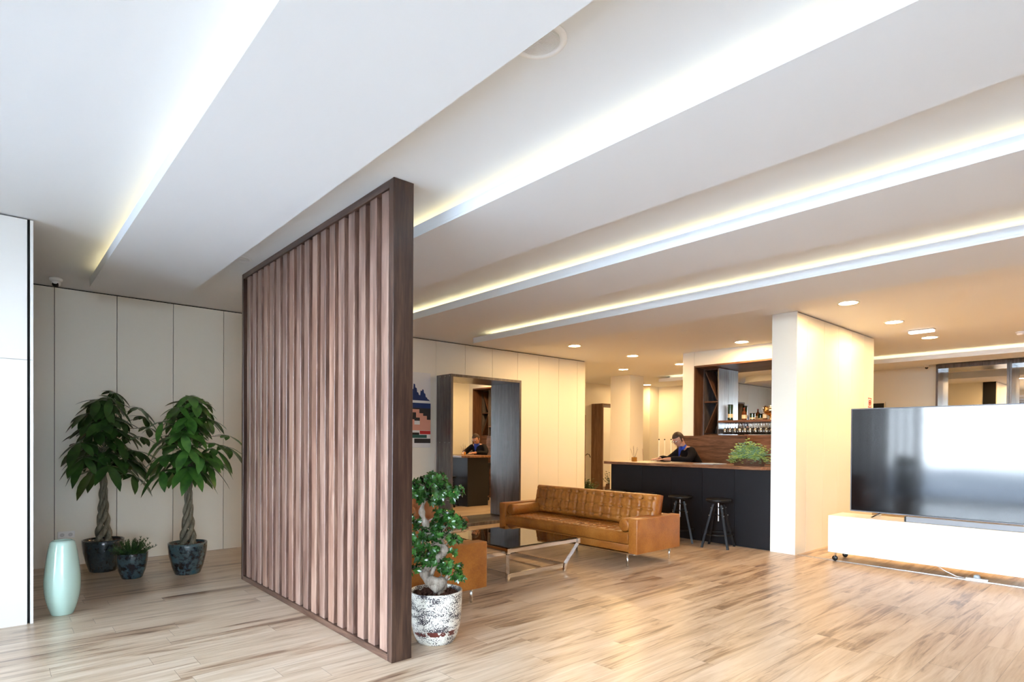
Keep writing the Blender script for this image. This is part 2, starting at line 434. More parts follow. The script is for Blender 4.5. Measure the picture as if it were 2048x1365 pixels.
# partition beside the bar
bm = NB()
box(bm, 7.42, 7.44, 3.12, 3.43, 0, CZ-.001)
panelled(bm, 'x', [7.72, 8.253, 8.75, 9.25, 9.75], 7.441, 10.16, 3.12, 3.14)
box(bm, 7.441, 10.14, 3.41, 3.43, 0, CZ-.012)
struct('wall_partition', bm, m_wall)
struct('trim_4', B(7.445, 10.15, 3.141, 3.409, 0, CZ-.001), m_dark)
# wall behind the bar with the walnut niche opening (Y 3.62..5.79, Z 1.0..2.76)
NY0, NY1, NZ0, NZ1 = 3.60, 5.79, .95, 2.75
bm = NB(); XB = 9.48
box(bm, XB, 10.16, NY1+G/2, 6.02, 0, CZ-.001)
box(bm, XB, 10.16, 3.431, NY1-G/2, NZ1, CZ-.001); box(bm, XB, 10.16, 3.431, NY1-G/2, 0, NZ0); box(bm, XB, 10.16, 3.431, NY0, NZ0, NZ1)
box(bm, 10.13, 10.16, NY0, NY1-G/2, NZ0, NZ1)
struct('wall_bar', bm, m_wall)
struct('wall_pillar', B(11.58, 12.11, 8.80, 9.40, 0, CZ-.001), m_wall)
struct('wall_far', B(14.8, 14.9, -4.2, 10.95, 0, CZ-.0005), m_wall)
struct('wall_far_left', panelled(NB(), 'x', [9.6,10.2,10.8,11.4,12.0], 8.99, 14.8, 10.85, 10.95, z1=CZ-.0005), m_wall)
struct('wall_corner', B(14.35, 14.799, 10.2, 10.849, 0, CZ-.0005), m_wall)
# metal strip let into the floor
struct('trim_5', B(7.44, 7.475, -4.0, 3.10, .0, .005), m_steel)

# ------------------------------------------------------------------ dropped ceiling panels with cove light
def cove_panel(xl, xr, y0, y1, label, zb=2.86, lip=.083, rl=.16, rr=.35, wob=None):
    t = thing('cove_panel', label, 'ceiling panel', ((xl+xr)/2, (y0+y1)/2, zb), 0, None)
    ox, oy = (xl+xr)/2, (y0+y1)/2
    left = [(xl, y0)] + [(xl, y0+(y1-rl-y0)*k/6) for k in range(1, 7)]
    arc1 = [(xl+rl-rl*cos(a), y1-rl*.9+rl*.9*sin(a)) for a in [pi/2*k/8 for k in range(1, 9)]]
    arc2 = [(xr-rr+rr*sin(a), y1-rr*1.6+rr*1.6*cos(a)) for a in [pi/2*k/10 for k in range(0, 11)]]
    right = []
    n = 14
    for k in range(1, n+1):
        y = (y1-rr*1.6) + (y0-(y1-rr*1.6))*k/n
        right.append((xr + (wob(y) if wob else 0), y))
    out = left + arc1 + arc2 + right
    L_ = [(x-ox, y-oy) for x, y in out]
    obj('panel_board', prism(NB(), L_, 0, .018), m_ceil, t)
    # upright lip round the lit side and the end
    path = left + arc1
    bm = NB(); th = .014; rows = []
    for i, (x, y) in enumerate(path):
        a = path[max(i-1, 0)]; c = path[min(i+1, len(path)-1)]
        d = Vector((c[0]-a[0], c[1]-a[1], 0)).normalized(); n_ = Vector((d.y, -d.x, 0))
        p = Vector((x-ox, y-oy, 0))
        q = [bm.verts.new(p + Vector((0,0,.0185))), bm.verts.new(p + Vector((0,0,lip))), bm.verts.new(p + n_*th + Vector((0,0,lip))), bm.verts.new(p + n_*th + Vector((0,0,.0185)))]
        rows.append(q)
    for a, c in zip(rows, rows[1:]):
        for k in range(4): bm.faces.new((a[k], a[(k+1)%4], c[(k+1)%4], c[k]))
    bm.faces.new(rows[0]); bm.faces.new(rows[-1][::-1])
    obj('fascia_lip', bm, m_ceil, t)
    # core up to the ceiling, set back from the lip
    core = [(xl+.17, y0), (xl+.17, y1-.28), (xl+.30, y1-.16)] + [(x-.0, y-.02) for x, y in arc2] + right
    obj('panel_core', prism(NB(), [(x-ox, y-oy) for x, y in core], .0185, CZ-zb-.0005), m_ceil, t)
    bm = B(xl+.150-ox, xl+.169-ox, y0+.02-oy, y1-.33-oy, .064, .080)
    obj('led_strip', bm, m_led, t)
    return t
cove_panel(.73, 1.515, -4.1, 7.22, 'widest-looking white dropped ceiling panel with lit left edge, left of the slat screen', wob=None)
cove_panel(2.32, 3.11, -4.1, 7.20, 'white dropped ceiling panel with lit edge, first one right of the slat screen', wob=lambda y: .02 if y > 1.2 else -.02)
cove_panel(3.885, 4.68, -4.1, 7.20, 'white dropped ceiling panel with lit edge, middle of the three right of the slat screen', wob=lambda y: -.06*exp(-((y-3.2)/1.0)**2) + (.04 if y < 2 else 0))
cove_panel(5.49, 6.36, -4.1, 7.22, 'white dropped ceiling panel with rounded end and lit edge, nearest the bar downlights', wob=lambda y: .08*exp(-((y-4.6)/1.4)**2))
cove_panel(12.35, 13.15, -4.1, 8.6, 'warm lit dropped ceiling panel at the far end behind the partition')

# ------------------------------------------------------------------ ceiling fittings
def downlight(x, y, first=[None], label=''):
    if first[0] is None:
        t = thing('downlight', label, 'ceiling light', (x, y, CZ), 0, 'round warm downlights')
        lathe_b = NB(); lathe(lathe_b, [(.098,-.001),(.118,-.001),(.118,-.007),(.098,-.009)], 32, cap=False); obj('trim_ring', lathe_b, m_plastic, t, True)
        b2 = NB(); lathe(b2, [(.001,-.004),(.098,-.004)], 32, cap=False); obj('diffuser', b2, m_down, t)
        first[0] = t; return t
    return dup(first[0], (x, y, CZ), 0, label, 'round warm downlights')
for x, y, lab in ((7.40,2.54,'round warm downlight in front of the partition, nearest to the camera'),(9.0,2.53,'round warm downlight beside the partition, middle of the row above the television'),(10.69,2.53,'round warm downlight just beyond the oval emergency light'),
             (9.035,4.67,'round warm downlight above the bar in front of the wine niche'),(7.40,6.79,'round warm downlight above the left end of the sofa, near the painted wall'),(9.04,6.82,'round warm downlight over the passage left of the bar'),
             (10.58,8.23,'round warm downlight in front of the square pillar'),(10.70,6.86,'round warm downlight at the corner of the back bar wall'),(13.91,9.98,'farthest round warm downlight, right of the pillar'),
             (7.40,.42,'added unseen warm downlight over the television, outside the right edge'),(9.0,.42,'added unseen warm downlight behind the television'),(10.69,.42,'added unseen warm downlight far behind the television')):  # last three are out of view, added for more warm light
    downlight(x, y, label=lab)
def speaker(x, y, label):
    t = thing('ceiling_speaker', label, 'ceiling speaker', (x, y, CZ), 0, 'round ceiling speakers')
    b1 = NB(); lathe(b1, [(.088,-.004),(.092,-.011),(.110,-.009),(.118,-.001)], 40, cap=False); obj('bezel', b1, m_plastic, t, True)
    b2 = NB(); pr = []
    r = .002
    while r < .088: pr += [(r, -.006), (r+.0022, -.006), (r+.0026, -.003), (r+.0044, -.003)]; r += .0046
    lathe(b2, pr, 40, cap=False); obj('grille', b2, m_plastic, t)
    return t
speaker(1.655, 1.73, 'round white ceiling speaker half hidden by the ceiling panel, near the top of the picture')
speaker(1.66, 5.60, 'small looking round white ceiling speaker at the far left end of the slat screen')
def dome_camera(x, y, z, rz, label):
    t = thing('dome_camera', label, 'security camera', (x, y, z), rz)
    b = NB(); lathe(b, [(.055,0),(.057,-.018),(.050,-.030),(.036,-.034)], 28); obj('mount', b, m_plastic, t, True)
    b = NB(); r = bmesh.ops.create_uvsphere(b, u_segments=20, v_segments=12, radius=.040)
    for v in r['verts']: v.co += Vector((0,0,-.05))
    obj('ball_housing', b, m_plastic, t, True)
    b = NB(); lathe(b, [(.001,.0),(.024,.0),(.027,-.006),(.027,-.03)], 20)
    xform(b, Matrix.Translation((0,-.036,-.062)) @ Matrix.Rotation(radians(70), 4, 'X')); obj('lens', b, m_black, t, True)
    return t
dome_camera(.50, 7.55, CZ, radians(-15), 'white dome security camera on the ceiling above the left corner recess')
dome_camera(14.30, 3.43, CZ, radians(-70), 'small white security camera on the far wall beside the dark mirror frame')
t = thing('emergency_light', 'oval white emergency light on the ceiling between two downlights', 'emergency light', (9.9, 2.44, CZ))
b = NB(); box(b, -.06, .06, -.16, .16, -.018, 0, .015, 3); obj('base', b, m_plastic, t, True)
b = NB(); box(b, -.052, .052, -.15, .15, -.045, -.0185, .012, 3); obj('diffuser', b, m_emer, t, True)
def smoke(x, y, label):
    t = thing('smoke_detector', label, 'smoke detector', (x, y, CZ))
    b = NB(); lathe(b, [(.055,0),(.055,-.014),(.048,-.02)], 28); obj('base', b, m_plastic, t, True)
    b = NB(); lathe(b, [(.040,-.0202),(.042,-.034),(.030,-.045),(.002,-.047)], 28); obj('sensor_head', b, m_plastic, t, True)
smoke(11.09, 1.53, 'white smoke detector on the orange lit ceiling near the right edge')
smoke(11.6, 3.62, 'flat white smoke detector on the ceiling just behind the partition')
for k, (x, y, lab) in enumerate(((7.57,5.69,'short thin air slot in the ceiling, left one of the pair over the sofa'),(7.55,4.78,'short thin air slot in the ceiling, right one of the pair over the sofa'))):
    tag(obj('air_slot', B(-.006, .006, -.06, .06, -.004, 0), m_ceil, None, loc=(x, y, CZ)), lab, 'air vent', 'thin ceiling air slots')

# ------------------------------------------------------------------ slat screen
SX0, SX1, SY0, SY1 = 1.856, 2.0, 3.21, 6.12
t = thing('slat_screen', 'tall dark brown wooden slatted room divider reaching the ceiling', 'room divider', ((SX0+SX1)/2, (SY0+SY1)/2, 0))
ox, oy = (SX0+SX1)/2, (SY0+SY1)/2
obj('frame_post', B(SX0-ox, SX1-ox, SY0-oy, SY0+.052-oy, 0, CZ-.001, .002, 1), m_post, t)
obj('frame_post', B(SX0-ox, SX1-ox, SY1-.045-oy, SY1-oy, 0, CZ-.001, .002, 1), m_post, t)
obj('frame_rail', B(SX0-ox, SX1-ox, SY0+.0525-oy, SY1-.0455-oy, CZ-.052, CZ-.001, .002, 1), m_slath, t)
obj('frame_rail', B(SX0-ox, SX1-ox, SY0+.0525-oy, SY1-.0455-oy, 0, .045, .002, 1), m_slath, t)
for k in range(18):
    yc = 3.335 + k*.1541
    dj = random.uniform(-.003, .003)
    b = B(.012+SX0-ox, SX1-.034-ox, yc-.045-oy+dj, yc+.045-oy+dj, .0455, CZ-.0525, .0012, 1)
    obj('slat', b, random.choice((m_slat, m_slat_b)), t)

# ------------------------------------------------------------------ mirror niche frame on the back wall, painting
def mirror_box(x0, x1, yf, yw, zt, label, name='wall_mirror', th=.042, m_portal=m_portal):
    cx = (x0+x1)/2
    t = thing(name, label, 'mirror', (cx, yw, 0))
    X0, X1, Y0 = x0-cx, x1-cx, yf-yw
    obj('side_board', B(X0, X0+th, Y0, -.001, 0, zt, .002, 1), m_portal, t)
    obj('side_board', B(X1-th, X1, Y0, -.001, 0, zt, .002, 1), m_portal, t)
    obj('top_board', B(X0+th+.0005, X1-th-.0005, Y0, -.001, zt-th, zt, .002, 1), m_portal, t)
    obj('base_board', B(X0+th+.0005, X1-th-.0005, Y0, -.001, 0, .055, .002, 1), m_portal, t)
    obj('mirror_pane', B(X0+th+.0005, X1-th-.0005, -.012, -.002, .0555, zt-th-.0005), m_mirror, t)
    return t
t = mirror_box(5.398, 6.888, 7.55, YW, 2.43, 'deep grey-brown wooden box frame around a tall mirror on the cream wall')
for z in (1.35, 2.40):
    for y in (-.36,-.24,-.10):
        b = NB(); bmesh.ops.create_uvsphere(b, u_segments=8, v_segments=5, radius=.006); obj('screw', b, m_steel, t, True).location = (-.745, y, z)
mirror_box(12.54, 14.0, 10.45, 10.85, 2.43, 'brown wooden box frame on the far left wall behind the bar, left of the pillar', m_portal=m_oak)

# painting: canvas with flat blocks of colour (own arrangement of blocks)
t = thing('abstract_painting', 'abstract canvas of white, navy, pink and black stepped blocks beside the slat screen', 'painting', (4.86, YW-.002, 1.27))
obj('canvas', B(-.40, .40, -.035, 0, 0, 1.18, .002, 1), pmat('canvas_white', (.75,.75,.74), .7), t)
def flat(name, pts, mat, dy):
    b = NB(); vs_ = [b.verts.new((x, -.0352-dy, z)) for x, z in pts]; ret = bmesh.ops.extrude_face_region(b, geom=[b.faces.new(vs_)])
    for g in ret['geom']:
        if isinstance(g, bmesh.types.BMVert): g.co.y -= .0008
    return obj(name, b, mat, t)
p_navy = pmat('paint_navy', (.010,.035,.14), .6); p_blk = pmat('paint_black', (.02,.02,.025), .6); p_pink = pmat('paint_pink', (.68,.33,.24), .6)
p_red = pmat('paint_red', (.55,.03,.03), .6); p_teal = pmat('paint_teal', (.02,.10,.09), .6); p_wh = pmat('paint_white', (.75,.76,.77), .6)
random.seed(5)
sk = [(-.40,.74)]; x = -.40; z = .86
hs = [.84,.88,.92,.87,.83,.90,.95,.90,.86,.88,.93,.98,.90,.84,.92,1.0,.94,.87,.83,.90,.92,.86,.80,.77,.75]
for k, h in enumerate(hs):
    xa = -.40 + .8*k/len(hs); xb = -.40 + .8*(k+1)/len(hs); sk += [(xa+.004, h), (xb-.004, h-.01)]
sk += [(.40,.74)]
flat('navy_skyline_block', sk[::-1], p_navy, 0)
flat('navy_band', [(-.40,.62),(.40,.62),(.40,.70),(-.40,.70)], p_navy, 0)
flat('black_field', [(-.40,.42),(.40,.42),(.40,.62),(-.40,.62)], p_blk, 0)
flat('pink_stepped_block', [(-.40,.27),(.40,.27),(.40,.44),(.33,.44),(.33,.50),(.26,.50),(.26,.54),(.19,.54),(.19,.60),(.06,.60),(.06,.55),(.13,.55),(.13,.47),(.20,.47),(.20,.36),(.10,.36),(.10,.44),(-.02,.44),(-.02,.50),(-.15,.50),(-.15,.40),(-.27,.40),(-.27,.56),(-.40,.56)], p_pink, .001)
flat('red_block', [(.20,.21),(.40,.21),(.40,.265),(.20,.265)], p_red, 0)
flat('black_strip', [(-.40,.20),(.19,.20),(.19,.235),(-.40,.235)], p_blk, 0)
flat('teal_block', [(-.05,.15),(.33,.15),(.33,.20),(-.05,.20)], p_teal, .001)
flat('navy_strip', [(.10,.07),(.40,.07),(.40,.14),(.10,.14)], p_blk, 0)
flat('lower_navy_block', [(-.40,.11),(.02,.11),(.02,.19),(-.40,.19)], p_navy, 0)
flat('lower_red_block', [(-.40,.0),(-.02,.0),(-.02,.10),(-.40,.10)], p_red, .001)

# ------------------------------------------------------------------ plants
def leaf(bm, base, d, upv, L_, W_, droop=.25, mi=0, n=5, fold=.18, ob=.45):
    """one leaf blade from base along d; ob = position of the widest point"""
    d = d.normalized(); s = d.cross(upv)
    if s.length < 1e-3: s = d.cross(Vector((1,0,0)))
    s.normalize(); u_ = s.cross(d).normalized()
    prev = None
    for k in range(n+1):
        t_ = k/n
        wv = W_*.5*(sin(pi*t_**(math.log(.5)/math.log(ob))))**.8 if 0 < t_ < 1 else .0006
        p = base + d*(L_*t_) - u_*(0) + Vector((0,0,-1))*(droop*L_*t_*t_)
        row = [bm.verts.new(p - s*wv + u_*(fold*wv)), bm.verts.new(p), bm.verts.new(p + s*wv + u_*(fold*wv))]
        if prev:
            for q in (0, 1):
                f = bm.faces.new((prev[q], prev[q+1], row[q+1], row[q])); f.material_index = mi; f.smooth = True
        prev = row
def pot_round(prof, mat, t, soil_z, soil_r, seg=48):
    b = NB(); lathe(b, prof, seg, cap=False); obj('pot', b, mat, t, True)
    b = NB(); lathe(b, [(soil_r, soil_z), (soil_r*.6, soil_z+.012), (.002, soil_z+.018)], 24, cap=False)
    for k in range(70):
        a = random.uniform(0, 2*pi); rr = soil_r*.93*sqrt(random.random()); s = random.uniform(.008, .017)
        r = bmesh.ops.create_icosphere(b, subdivisions=1, radius=s)
        for v in r['verts']: v.co = Vector((v.co.x*random.uniform(.8,1.3)+rr*cos(a), v.co.y+rr*sin(a), v.co.z*.7+soil_z+.016))
    obj('bark_mulch', b, m_soil, t)
def pachira(x, y, label, seed, mat_pot, r, h, crown_z0, crown_z1, crown_r, mleaf, shape, lean=0.0):
    random.seed(seed)
    t = thing('money_tree', label, 'potted tree', (x, y, 0))
    prof = [(.002,.0),(r*.62,0),(r*.66,.006),(r*.80,h*.25),(r*.95,h*.62),(r*1.0,h*.9),(r*1.0,h),(r*.95,h),(r*.93,h*.9)]
    pot_round(prof, mat_pot, t, h*.88, r*.93)
    # braided trunk
    b = NB(); H0, H1 = h*.86, crown_z0+.10
    for k in range(4):
        pts = []; rad = []
        for i in range(41):
            u = i/40; z = H0+(H1-H0)*u; a = 2*pi*k/4 + u*2*pi*1.6
            rr = .050*(1-u)**2.4 + .015
            pts.append((rr*cos(a)+lean*u, rr*sin(a), z)); rad.append(.026*(1-.42*u) + .003*sin(u*40+k))
        tube(b, pts, rad, 8)
    obj('braided_trunk', b, m_bark, t, True)
    bl = NB(); bs = NB()
    top = Vector((lean, 0, H1-.02))
    heads = []
    n = shape['n']
    for k in range(n):
        z = crown_z0 + (crown_z1-crown_z0)*((k+.5)/n)**.9
        u = (z-crown_z0)/(crown_z1-crown_z0)
        R = crown_r*(1.0 - .40*u**2.4)*random.uniform(.2, 1.0)*(.70+.30*sin(pi*min(1,u*1.7+.1)))
        z += random.uniform(-.05,.05)
        a = k*2.39996 + random.uniform(-.3,.3)
        heads.append(Vector((lean+R*cos(a)+shape.get('dx',0)*u, R*sin(a), z)))
    for sp in shape.get('extra', []): heads.append(Vector(sp))
    u_h = lambda p: (p.z-crown_z0)/(crown_z1-crown_z0)
    for p in heads:
        st = top + Vector((0,0,random.uniform(-.06,.04)+ max(0,(p.z-crown_z0)*.55)))
        mid = (st+p)/2 + Vector((0,0,.05))
        tube(bs, [top, st, mid, p], [.007,.006,.0035,.0022], 5)
        outd = Vector((p.x-lean, p.y, 0)); 
        outd = outd.normalized() if outd.length > .03 else Vector((cos(p.z*9), sin(p.z*9), 0))
        nl = random.choice((5,6,6,7)); a0 = random.uniform(0, .6)
        tilt = random.uniform(.15,.6)
        nrm = (Vector((0,0,1)) + outd*tilt).normalized()
        e1 = outd - nrm*outd.dot(nrm); e1.normalize(); e2 = nrm.cross(e1)
        for q in range(nl):
            a = 2*pi*q/nl + a0
            d = e1*cos(a) + e2*sin(a) - nrm*random.uniform(-.05,.4)
            front = .75+.35*max(0, cos(a))
            Lf = random.uniform(.17,.225)*front*(1.12 if u_h(p) < .4 else .92)
            leaf(bl, p, d, nrm, Lf, Lf*random.uniform(.38,.46), droop=random.uniform(.1,.55) + (.15 if u_h(p) < .35 else 0), ob=.56, n=6, fold=.16)
    obj('branches', bs, m_bark, t, True)
    obj('foliage', bl, mleaf, t)
    return t
pachira(.885, 7.43, 'potted tree with braided trunk and darkest leaves, left one behind the mint vase', 11, m_potdark, .185, .33, 1.03, 1.84, .34, m_leaf, {'n': 64, 'extra': [(.36,-.02,1.62),(.42,.05,1.50),(.30,.0,1.72),(.33,-.1,1.4)]}, .0)
pachira(1.522, 6.745, 'potted tree with braided trunk and brighter green leaves, nearer the slat screen', 23, m_potblue, .180, .32, 1.02, 1.80, .36, m_leaf2, {'n': 64, 'extra': [(.36,-.1,1.42),(.38,.0,1.30),(-.25,-.1,1.55)]}, .01)
# low bush in the small glazed pot
random.seed(3)
t = thing('potted_shrub', 'small feathery green shrub in a low blue glazed pot between the two trees', 'potted plant', (1.055, 6.875, 0))
pot_round([(.002,0),(.085,0),(.09,.006),(.118,.08),(.134,.17),(.138,.24),(.138,.25),(.130,.25),(.127,.22)], m_potblue, t, .215, .128)
b = NB()
for k in range(95):
    a = random.uniform(0, 2*pi); r0 = random.uniform(0, .07); tl = random.uniform(.1,1.15); Ls = random.uniform(.10,.19)
    p = Vector((r0*cos(a), r0*sin(a), .22)); d = Vector((cos(a)*sin(tl), sin(a)*sin(tl), cos(tl)))
    pts = [p + d*(Ls*q/5) + Vector((0,0,-.03*(q/5)**2)) for q in range(6)]
    tube(b, pts, .0022, 4)
    for q in range(1, 6):
        for s in range(5):
            an = s*2*pi/5+q
            e = Vector((cos(an), sin(an), .7))
            leaf(b, pts[q], (d+e*.8), Vector((0,0,1)), .028, .006, 0, n=2)
obj('foliage', b, m_leafc, t)

# mint floor vase
t = thing('floor_vase', 'tall pale mint green ribbed ceramic floor vase next to the left wall', 'vase', (.425, 5.80, 0))
prof = [(.002,0),(.066,0),(.072,.004),(.088,.05),(.104,.11),(.114,.17),(.118,.24),(.116,.31),(.108,.39),(.098,.47),(.088,.535),(.080,.565),(.068,.576),(.060,.580),(.055,.577),(.054,.50),(.002,.48)]
def dense(prof, step=.0055, amp=.0013):
    out = []
    for (r0, z0), (r1, z1) in zip(prof, prof[1:]):
        n = max(1, int(math.hypot(r1-r0, z1-z0)/step))
        for k in range(n):
            u = k/n; r = r0+(r1-r0)*u; z = z0+(z1-z0)*u
            out.append((r + (amp if len(out) % 2 else -amp) if r > .05 and z > .1 else r, z))
    return out + [prof[-1]]
def smoothprof(P, n=4):
    out = []
    for i in range(len(P)-1):
        p0 = P[max(0,i-1)]; p1 = P[i]; p2 = P[i+1]; p3 = P[min(len(P)-1,i+2)]
        for k in range(n):
            u = k/n
            out.append(tuple(.5*((2*p1[j]) + (-p0[j]+p2[j])*u + (2*p0[j]-5*p1[j]+4*p2[j]-p3[j])*u*u + (-p0[j]+3*p1[j]-3*p2[j]+p3[j])*u**3) for j in (0,1)))
    return out + [P[-1]]
body = smoothprof(prof[1:12], 4)
b = NB(); lathe(b, [(.002,0)] + dense(body) + prof[12:], 56, cap=False); obj('ribbed_body', b, m_mint, t, True)

# bonsai
random.seed(21)
t = thing('bonsai_tree', 'bonsai with twisting trunk in a speckled white pot beside the slat screen end', 'bonsai', (2.310, 3.395, 0))
prof = smoothprof([(.120,.0),(.128,.004),(.150,.05),(.166,.11),(.174,.18),(.179,.27),(.181,.345)], 4)
b = NB(); lathe(b, [(.002,.0)] + prof + [(.181,.350),(.172,.352),(.168,.34),(.165,.28)], 56, cap=False); obj('pot', b, m_speck, t, True)
b = NB(); lathe(b, [(.166,.300),(.002,.315)], 24, cap=False)
for k in range(260):
    a = random.uniform(0, 2*pi); rr = .155*sqrt(random.random()); s = random.uniform(.009,.017)
    r = bmesh.ops.create_icosphere(b, subdivisions=1, radius=s)
    m3 = Euler((random.random()*3, random.random()*3, 0)).to_matrix()
    for v in r['verts']:
        c = m3 @ Vector((v.co.x*1.3, v.co.y*.9, v.co.z*.6)); v.co = c + Vector((rr*cos(a), rr*sin(a), .315+random.uniform(0,.012)))
obj('bark_mulch', b, m_soil, t)
# trunk: q(u_px, v_px) -> offsets. s = across the view, z = height
RT = Vector((.8262, -.5633, 0))   # a horizontal direction roughly across the photo at the pot
FD = Vector((-.5633, -.8262, 0))  # towards the camera
def bp(s, z, d=0): return RT*s + FD*d + Vector((0,0,z))
pts = [bp(.02,.30), bp(.025,.36), bp(.045,.395,.01), bp(.01,.41,.035), bp(-.055,.425,.025), bp(-.075,.47,.0), bp(-.045,.52,-.01), bp(.01,.565,.0), bp(.055,.615,.02), bp(.035,.665,.01), bp(-.02,.71,.0), bp(-.055,.76,.01), bp(-.08,.83,.02), bp(-.10,.90,.02), bp(-.08,.98,0)]
sp = []
for i in range(len(pts)-1):
    p0, p1, p2, p3 = pts[max(0,i-1)], pts[i], pts[i+1], pts[min(len(pts)-1,i+2)]
    for k in range(5):
        u = k/5; sp.append(.5*((2*p1)+(-p0+p2)*u+(2*p0-5*p1+4*p2-p3)*u*u+(-p0+3*p1-3*p2+p3)*u**3))
rad = [.042*(1-.62*i/len(sp)) + .006*sin(i*1.1) for i in range(len(sp))]
rad[0] = .05
b = NB(); tube(b, sp, rad, 12)
tube(b, [bp(.04,.38,.02), bp(.0,.37,.045), bp(-.05,.40,.03)], [.03,.036,.02], 10)
tube(b, [bp(-.04,.44), bp(-.02,.49,.02), bp(.0,.53,.03)], [.018,.015,.010], 8)
tube(b, [bp(.045,.40), bp(.075,.44,.01), bp(.09,.47,.0)], [.02,.012,.008], 8)
obj('twisted_trunk', b, m_bark2, t, True)
bl = NB(); bs = NB()
clusters = [(-.05,1.05,.0,.15,.085),(-.13,1.02,.02,.10,.08),(.03,1.04,-.01,.10,.075),(.11,1.02,.0,.075,.05),(-.02,1.11,.0,.09,.045),(-.05,.99,-.03,.10,.05),(.05,.97,-.01,.06,.04),
            (.05,.86,-.03,.075,.045),(.10,.82,.0,.085,.045),(.16,.80,.0,.045,.03),(.01,.80,-.02,.06,.04),(-.15,.83,.0,.05,.05),(-.11,.74,.03,.085,.055),(-.01,.755,-.03,.07,.04),(.03,.73,.035,.07,.05),(-.04,.66,.04,.07,.045),
            (.12,.69,.0,.055,.035),(-.14,.66,.0,.055,.05),(-.08,.58,.0,.08,.05),(.0,.60,-.05,.07,.04),(.10,.60,-.01,.05,.035),(-.02,.53,.045,.06,.035),(.07,.53,.02,.06,.035),(-.13,.50,.0,.05,.04),
            (.11,.46,.01,.055,.04),(.15,.44,.0,.05,.03),(.13,.52,.0,.04,.03),(.03,.48,-.05,.05,.03)]
for s, z, d, R, Rz in clusters:
    c = bp(s, z, d); nn = int(36*(R/.09)**2)
    near = min(sp, key=lambda q: (q-c).length + max(0, q.z-c.z)*2)
    tube(bs, [near, (near+c)/2+Vector((0,0,.01)), c], [.007,.005,.003], 5)
    for k in range(nn):
        a = random.uniform(0, 2*pi); ct = random.uniform(-.7, 1); st = sqrt(1-ct*ct)
        dv = Vector((st*cos(a), st*sin(a), ct)); p = c + Vector((dv.x*R, dv.y*R, dv.z*Rz))*random.uniform(.55,1)
        ax = (dv + Vector((0,0,.35)) + Vector((random.uniform(-.4,.4), random.uniform(-.4,.4), random.uniform(-.3,.3)))).normalized()
        e1 = ax.cross(Vector((0,0,1))); e1 = e1.normalized() if e1.length > .05 else Vector((1,0,0)); e2 = ax.cross(e1)
        tube(bs, [c+(p-c)*.4, p], [.0018,.0014], 4, cap=False)
        for q in range(6):
            an = q*2*pi/6 + k
            dd = (e1*cos(an)+e2*sin(an))*.9 + ax*.55
            leaf(bl, p, dd, ax, random.uniform(.026,.039), .0175, droop=.1, n=4, ob=.62, fold=.12)
obj('twigs', bs, m_bark2, t)
obj('foliage', bl, m_leafb, t)

# ------------------------------------------------------------------ sofas
def make_sofa(label, group):
    """local: faces -X, length along Y; footprint X -.415...415, Y -1.15..1.15"""
    t = thing('leather_sofa', label, 'sofa', (0,0,0), 0, group)
    L2, A = 1.15, .12
    for s in (-1, 1):
        y0, y1 = sorted((s*L2, s*(L2-A)))
        obj('arm', B(-.415, .415, y0, y1, .155, .54, .010, 3), m_leather, t, 'auto')
    obj('base_frame', B(-.40, .40, -L2+A+.001, L2-A-.001, .165, .248, .008, 2), m_leather, t, 'auto')
    obj('back_frame', B(.30, .413, -L2+A+.001, L2-A-.001, .2485, .53, .012, 3), m_leather, t, 'auto')
    W = 2*(L2-A)-.01; D = .70
    # seat: tufted pad lying flat
    b = cushion(D, W, .130, 6, 15, r=.03, depth=.016, puff=.008, res=.014); buttons(b, D, W, .124, 6, 15)
    xform(b, Matrix.Translation((-.06,0,.249))); 
    seat = obj('seat_cushion', b, m_leather, t, True)
    # back cushion: leaning
    Hb = .375; Wb = W-.03
    mt = Matrix.Translation((.255,0,.378+Hb/2*.98)) @ Matrix.Rotation(radians(12), 4, 'Y') @ Matrix(((0,0,-1,0),(1,0,0,0),(0,1,0,0),(0,0,0,1)))
    # pad local: x->world y ; y->world z ; z->world -x
    b = cushion(Wb, Hb, .135, 14, 3, r=.04, depth=.026, puff=.012, res=.014, seam=.4); buttons(b, Wb, Hb, .124, 14, 3); xform(b, mt)
    bk = obj('back_cushion', b, m_leather, t, True)
    for s in (-1, 1):
        b = NB(); lathe(b, [(.002,0),(.055,.0),(.068,.006),(.075,.02),(.076,.28),(.075,.54),(.068,.554),(.055,.56),(.002,.56)], 32, cap=False)
        xform(b, Matrix.Translation((-.395,s*(L2-A-.080),.457)) @ Matrix.Rotation(radians(90), 4, 'Y'))
        obj('bolster', b, m_leather, t, True)
    obj('chrome_rail', B(-.40, .40, -L2+.05, L2-.05, .140, .1545, .002, 1), m_chrome, t)
    for x, y in ((-.37,-.99),(-.37,.99),(.36,-1.04),(.36,1.04),(-.11,0)):
        b = NB(); lathe(b, [(.013,.001),(.013,.1395)], 16); obj('leg', b, m_chrome, t, True).location = (x, y, 0)
    return t
s1 = make_sofa('tan leather tufted sofa with bolsters facing the slat screen, wholly in view', 'tan leather sofas')
s1.location = (5.65, 5.02, 0)
dup(s1, (2.705, 4.98, 0), pi, 'tan leather sofa seen only by its arm behind the bonsai, turned towards the other sofa', 'tan leather sofas')

